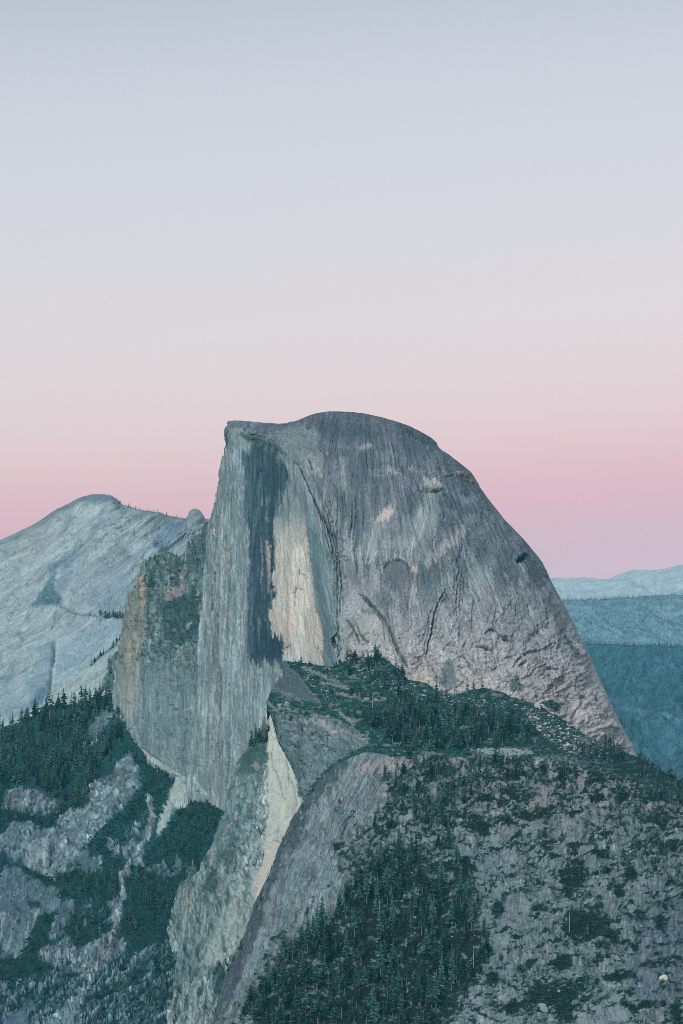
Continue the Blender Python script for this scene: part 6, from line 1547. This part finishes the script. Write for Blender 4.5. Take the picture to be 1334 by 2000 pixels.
# thickets of the lower left
rest = []
for poly, n, sd in (([(-10, 1530), (60, 1540), (120, 1570), (180, 1570), (215, 1510), (240, 1440), (262, 1475), (300, 1500), (345, 1525), (335, 1560), (310, 1610), (270, 1650), (215, 1640), (160, 1700), (130, 1720), (60, 1720), (-10, 1600)], 900, 81),
                    ([(350, 1578), (400, 1562), (432, 1580), (412, 1650), (392, 1700), (350, 1722), (338, 1780), (322, 1825), (240, 1835), (236, 1740), (262, 1690), (310, 1640)], 800, 82),
                    ([(120, 1740), (140, 1700), (200, 1640), (240, 1680), (232, 1760), (222, 1810), (200, 1840), (150, 1850), (110, 1830)], 480, 83),
                    ([(-10, 1860), (60, 1830), (110, 1880), (180, 1910), (240, 1850), (330, 1840), (340, 1900), (330, 2010), (170, 2010), (-10, 2010)], 700, 84),
                    ([(-10, 1700), (40, 1690), (110, 1730), (130, 1800), (70, 1860), (-10, 1790)], 150, 85)):
    pts = scatter(poly, n, sd, 3.2, lambda x, y: sstep(0, -.25, rockfield(x, y)))
    pp = S_WOOD.at(pts[:, 0], pts[:, 1])
    for p in pp:
        r = RNG.uniform(1.6, 4.2)
        V, Q, t = BUSH_LQ[int(RNG.integers(8))]
        rest.append((V, Q, t[:, None] * SHRUBC * (1.15 + .7 * float(fbm(p[0] / 40, p[1] / 60, 520, 2))) * RNG.uniform(.65, 1.4), p, np.array([r * 1.2, r, r * RNG.uniform(.7, 1.3)]), RNG.uniform(0, 6.28)))
V, Q, C = merge(rest)
o = link('thicket', raw_mesh('thicket', V, Q, C, False, M_SHRUB))
tag(o, 'dense dark green thicket on the lower left slopes', kind='stuff')

# ------------------------------------------------------------------ dead trees
def tube(path, rad, n=6):
    V, Q = [], []
    for i, (p, r) in enumerate(zip(path, rad)):
        for k in range(n):
            a = 2 * math.pi * k / n
            V.append((p[0] + r * math.cos(a), p[1] + r * math.sin(a), p[2]))
    for i in range(len(path) - 1):
        for k in range(n):
            Q.append((i * n + k, i * n + (k + 1) % n, (i + 1) * n + (k + 1) % n, (i + 1) * n + k))
    return np.array(V, float), np.array(Q)
SNAG = np.array([.36, .31, .28])
for S, x, y, h, txt in ((S_SH, 728, 1384, 17, 'bare pinkish dead trunk in the grove left of the dome foot'), (S_NEAR, 1068, 1566, 17, 'pale leafless trunk on the sandy ledge of the near slope'),
                        (S_NEAR, 1112, 1819, 21, 'pale leafless trunk in the dark scrub of the lower right slope'), (S_NEAR, 925, 1890, 22, 'pale dead trunk at the right edge of the dark wood'),
                        (S_NEAR, 783, 1699, 9, 'short pinkish dead stump trunk above the dark wood'), (S_NEAR, 741, 1798, 20, 'grey dead trunk inside the left half of the dark wood'),
                        (S_WOOD, 98, 1412, 22, 'pale dead trunk between trees at the upper edge of the left forest')):
    p = S.at([x], [y])[0]
    r = np.random.default_rng(int(x))
    root = bpy.data.objects.new('dead_tree', None); COLL.objects.link(root); root.location = p
    tag(root, txt, 'dead tree')
    n = 7
    bend = r.normal(0, .25, 2)
    path = [(bend[0] * (i / n) ** 2 * 1.5, bend[1] * (i / n) ** 2, h * (i / (n - 1)) - (.5 if i == 0 else 0)) for i in range(n)]
    V, Q = tube(path, [.42 * (1.05 - .8 * i / (n - 1)) for i in range(n)])
    link('trunk', raw_mesh('trunk', V, Q, np.tile(SNAG, (len(V), 1)), True, M_BARK), root)
    for k in range(4):
        z = h * r.uniform(.45, .92); az = r.uniform(0, 6.28); L_ = r.uniform(.9, 2.2) * (1.1 - z / h)
        b = [(0, 0, z), (math.cos(az) * L_ * .6, math.sin(az) * L_ * .6, z + .2 * L_), (math.cos(az) * L_ * 1.2, math.sin(az) * L_ * 1.2, z + .7 * L_)]
        V, Q = tube(b, [.12, .09, .04], 5)
        link('branch', raw_mesh('branch', V, Q, np.tile(SNAG, (len(V), 1)), True, M_BARK), root)

# ------------------------------------------------------------------ boulders and rubble
ICO = None
def boulder(seed):
    """a block with worn faces: points of a sphere pushed to a few random planes"""
    r = np.random.default_rng(seed)
    n, m = 10, 14
    th = np.linspace(0.02, math.pi - .02, n); ph = np.linspace(0, 2 * math.pi, m, endpoint=False)
    d = np.array([(math.sin(a) * math.cos(b), math.sin(a) * math.sin(b), math.cos(a)) for a in th for b in ph])
    pl = r.normal(0, 1, (11, 3)); pl /= np.linalg.norm(pl, axis=1, keepdims=True)
    off = r.uniform(.55, .95, 11)
    dot = d @ pl.T
    rad = np.min(np.where(dot > .05, off / np.maximum(dot, .05), 9), axis=1)
    V = d * np.minimum(rad, 1.25)[:, None] * np.array([1.0, .8, .75])
    idx = np.arange(n * m).reshape(n, m)
    Q = np.stack([idx[:-1], np.roll(idx, -1, 1)[:-1], np.roll(idx, -1, 1)[1:], idx[1:]], -1).reshape(-1, 4)[:, ::-1]
    return V, Q
BL = [boulder(300 + k) for k in range(6)]
for S, x, y, r, c, txt in ((S_NEAR, 1294, 1916, (7.6, 5, 5.4), (.60, .56, .50), 'large pale cream boulder on the grey slabs at the lower right'), (S_NEAR, 1062, 1972, (5.8, 5, 8.5), (.20, .22, .23), 'big grey boulder in the black green thicket at the bottom'),
                           (S_NEAR, 1091, 1937, (2.8, 2.5, 2.8), (.17, .20, .24), 'round blue grey boulder above the big grey one in the thicket'), (S_NEAR, 781, 1876, (3.2, 2.5, 3.4), (.34, .36, .36), 'pale boulder inside the dark wood of the near slope'),
                           (S_NEAR, 760, 1886, (3, 2.5, 2.2), (.26, .32, .33), 'low grey boulder beside the pale one in the dark wood'), (S_NEAR, 770, 1938, (2.4, 2, 2.4), (.3, .36, .36), 'small pale boulder near the bottom of the dark wood'),
                           (S_NEAR, 668, 1905, (1.6, 1.6, 3.4), (.38, .33, .31), 'upright pinkish block low in the dark wood'), (S_SH, 560, 1376, (4.2, 3.5, 3.2), (.36, .40, .40), 'pale boulder on the ledge at the left tip of the shoulder'),
                           (S_SH, 547, 1379, (2.6, 2.5, 2.4), (.36, .40, .40), 'smaller pale boulder on the ledge at the left tip of the shoulder'), (S_SH, 1050, 1383, (4.5, 4, 7.5), (.30, .35, .36), 'tall grey block leaning on the right foot of the dome')):
    p = S.at([x], [y])[0]
    V, Q = BL[int(x) % 6]
    o = link('boulder', raw_mesh('boulder', V * np.array(r), Q, np.tile(np.array(c), (len(V), 1)), False, M_SOIL))
    o.location = p + np.array([0, 0, r[2] * .35]); o.rotation_euler = (.1, .15, x % 6)
    tag(o, txt, 'boulder')
rest = []
for S, poly, n, s0, s1, sd, dn in ((S_SH, [(1005, 1376), (1050, 1384), (1090, 1405), (1160, 1446), (1200, 1470), (1170, 1482), (1100, 1470), (1060, 1440), (1030, 1410)], 520, .7, 2.6, 91, None), (S_SH, [(690, 1290), (750, 1292), (790, 1332), (850, 1352), (900, 1362), (1000, 1370), (1010, 1385), (900, 1380), (820, 1372), (760, 1350), (700, 1318)], 420, .5, 1.8, 92, None),
                                  (S_SH, [(600, 1310), (640, 1340), (660, 1370), (640, 1372), (610, 1345), (590, 1316)], 90, .5, 1.5, 93, None), (S_NEAR, [(880, 1500), (1320, 1570), (1320, 1700), (1000, 1650)], 160, .4, 1.3, 94, None), (S_NEAR, [(560, 1860), (900, 1700), (940, 1860), (860, 2000), (480, 2000)], 140, .5, 1.7, 95, None)):
    pts = scatter(poly, n, sd, 2.4, dn)
    pp = S.at(pts[:, 0], pts[:, 1])
    r = np.random.default_rng(sd)
    for p in pp:
        V, Q = BL[int(r.integers(6))]
        s = s0 * .8 + (s1 * 1.25 - s0) * r.random() ** 3
        c = np.tile(np.array([.26, .285, .285]) * r.uniform(.5, 1.35), (len(V), 1))
        rest.append((V, Q, c, p + np.array([0, 0, s * .3]), np.array([s * 1.25, s, s * .85]), r.uniform(0, 6.28)))
V, Q, C = merge(rest)
o = link('rubble', raw_mesh('rubble', V, Q, C, False, M_SOIL))
tag(o, 'pale rubble of granite blocks below the dome', kind='stuff')
#@@TREEEND

# ================================================================== air
hb = (-13900.0, 13900.0, -400.0, 19900.0, -521.0, HAZE_TOP)
hv = np.array([(x, y, z) for x in hb[:2] for y in hb[2:4] for z in hb[4:6]], float)
hq = np.array([(0, 1, 3, 2), (4, 6, 7, 5), (0, 4, 5, 1), (2, 3, 7, 6), (0, 2, 6, 4), (1, 5, 7, 3)])
M_HAZE, hn, hl = new_mat('haze')
hn.remove(hn['Principled BSDF'])
pv = hn.new('ShaderNodeVolumePrincipled')
pv.inputs['Color'].default_value = (0.06, 0.40, 0.53, 1)
pv.inputs['Density'].default_value = HAZE_K
pv.inputs['Anisotropy'].default_value = 0.0
hl.new(pv.outputs[0], hn['Material Output'].inputs['Volume'])
o = link('haze', raw_mesh('haze', hv, hq, None, False, M_HAZE))
tag(o, 'thin blue dusk haze filling the air', kind='stuff')
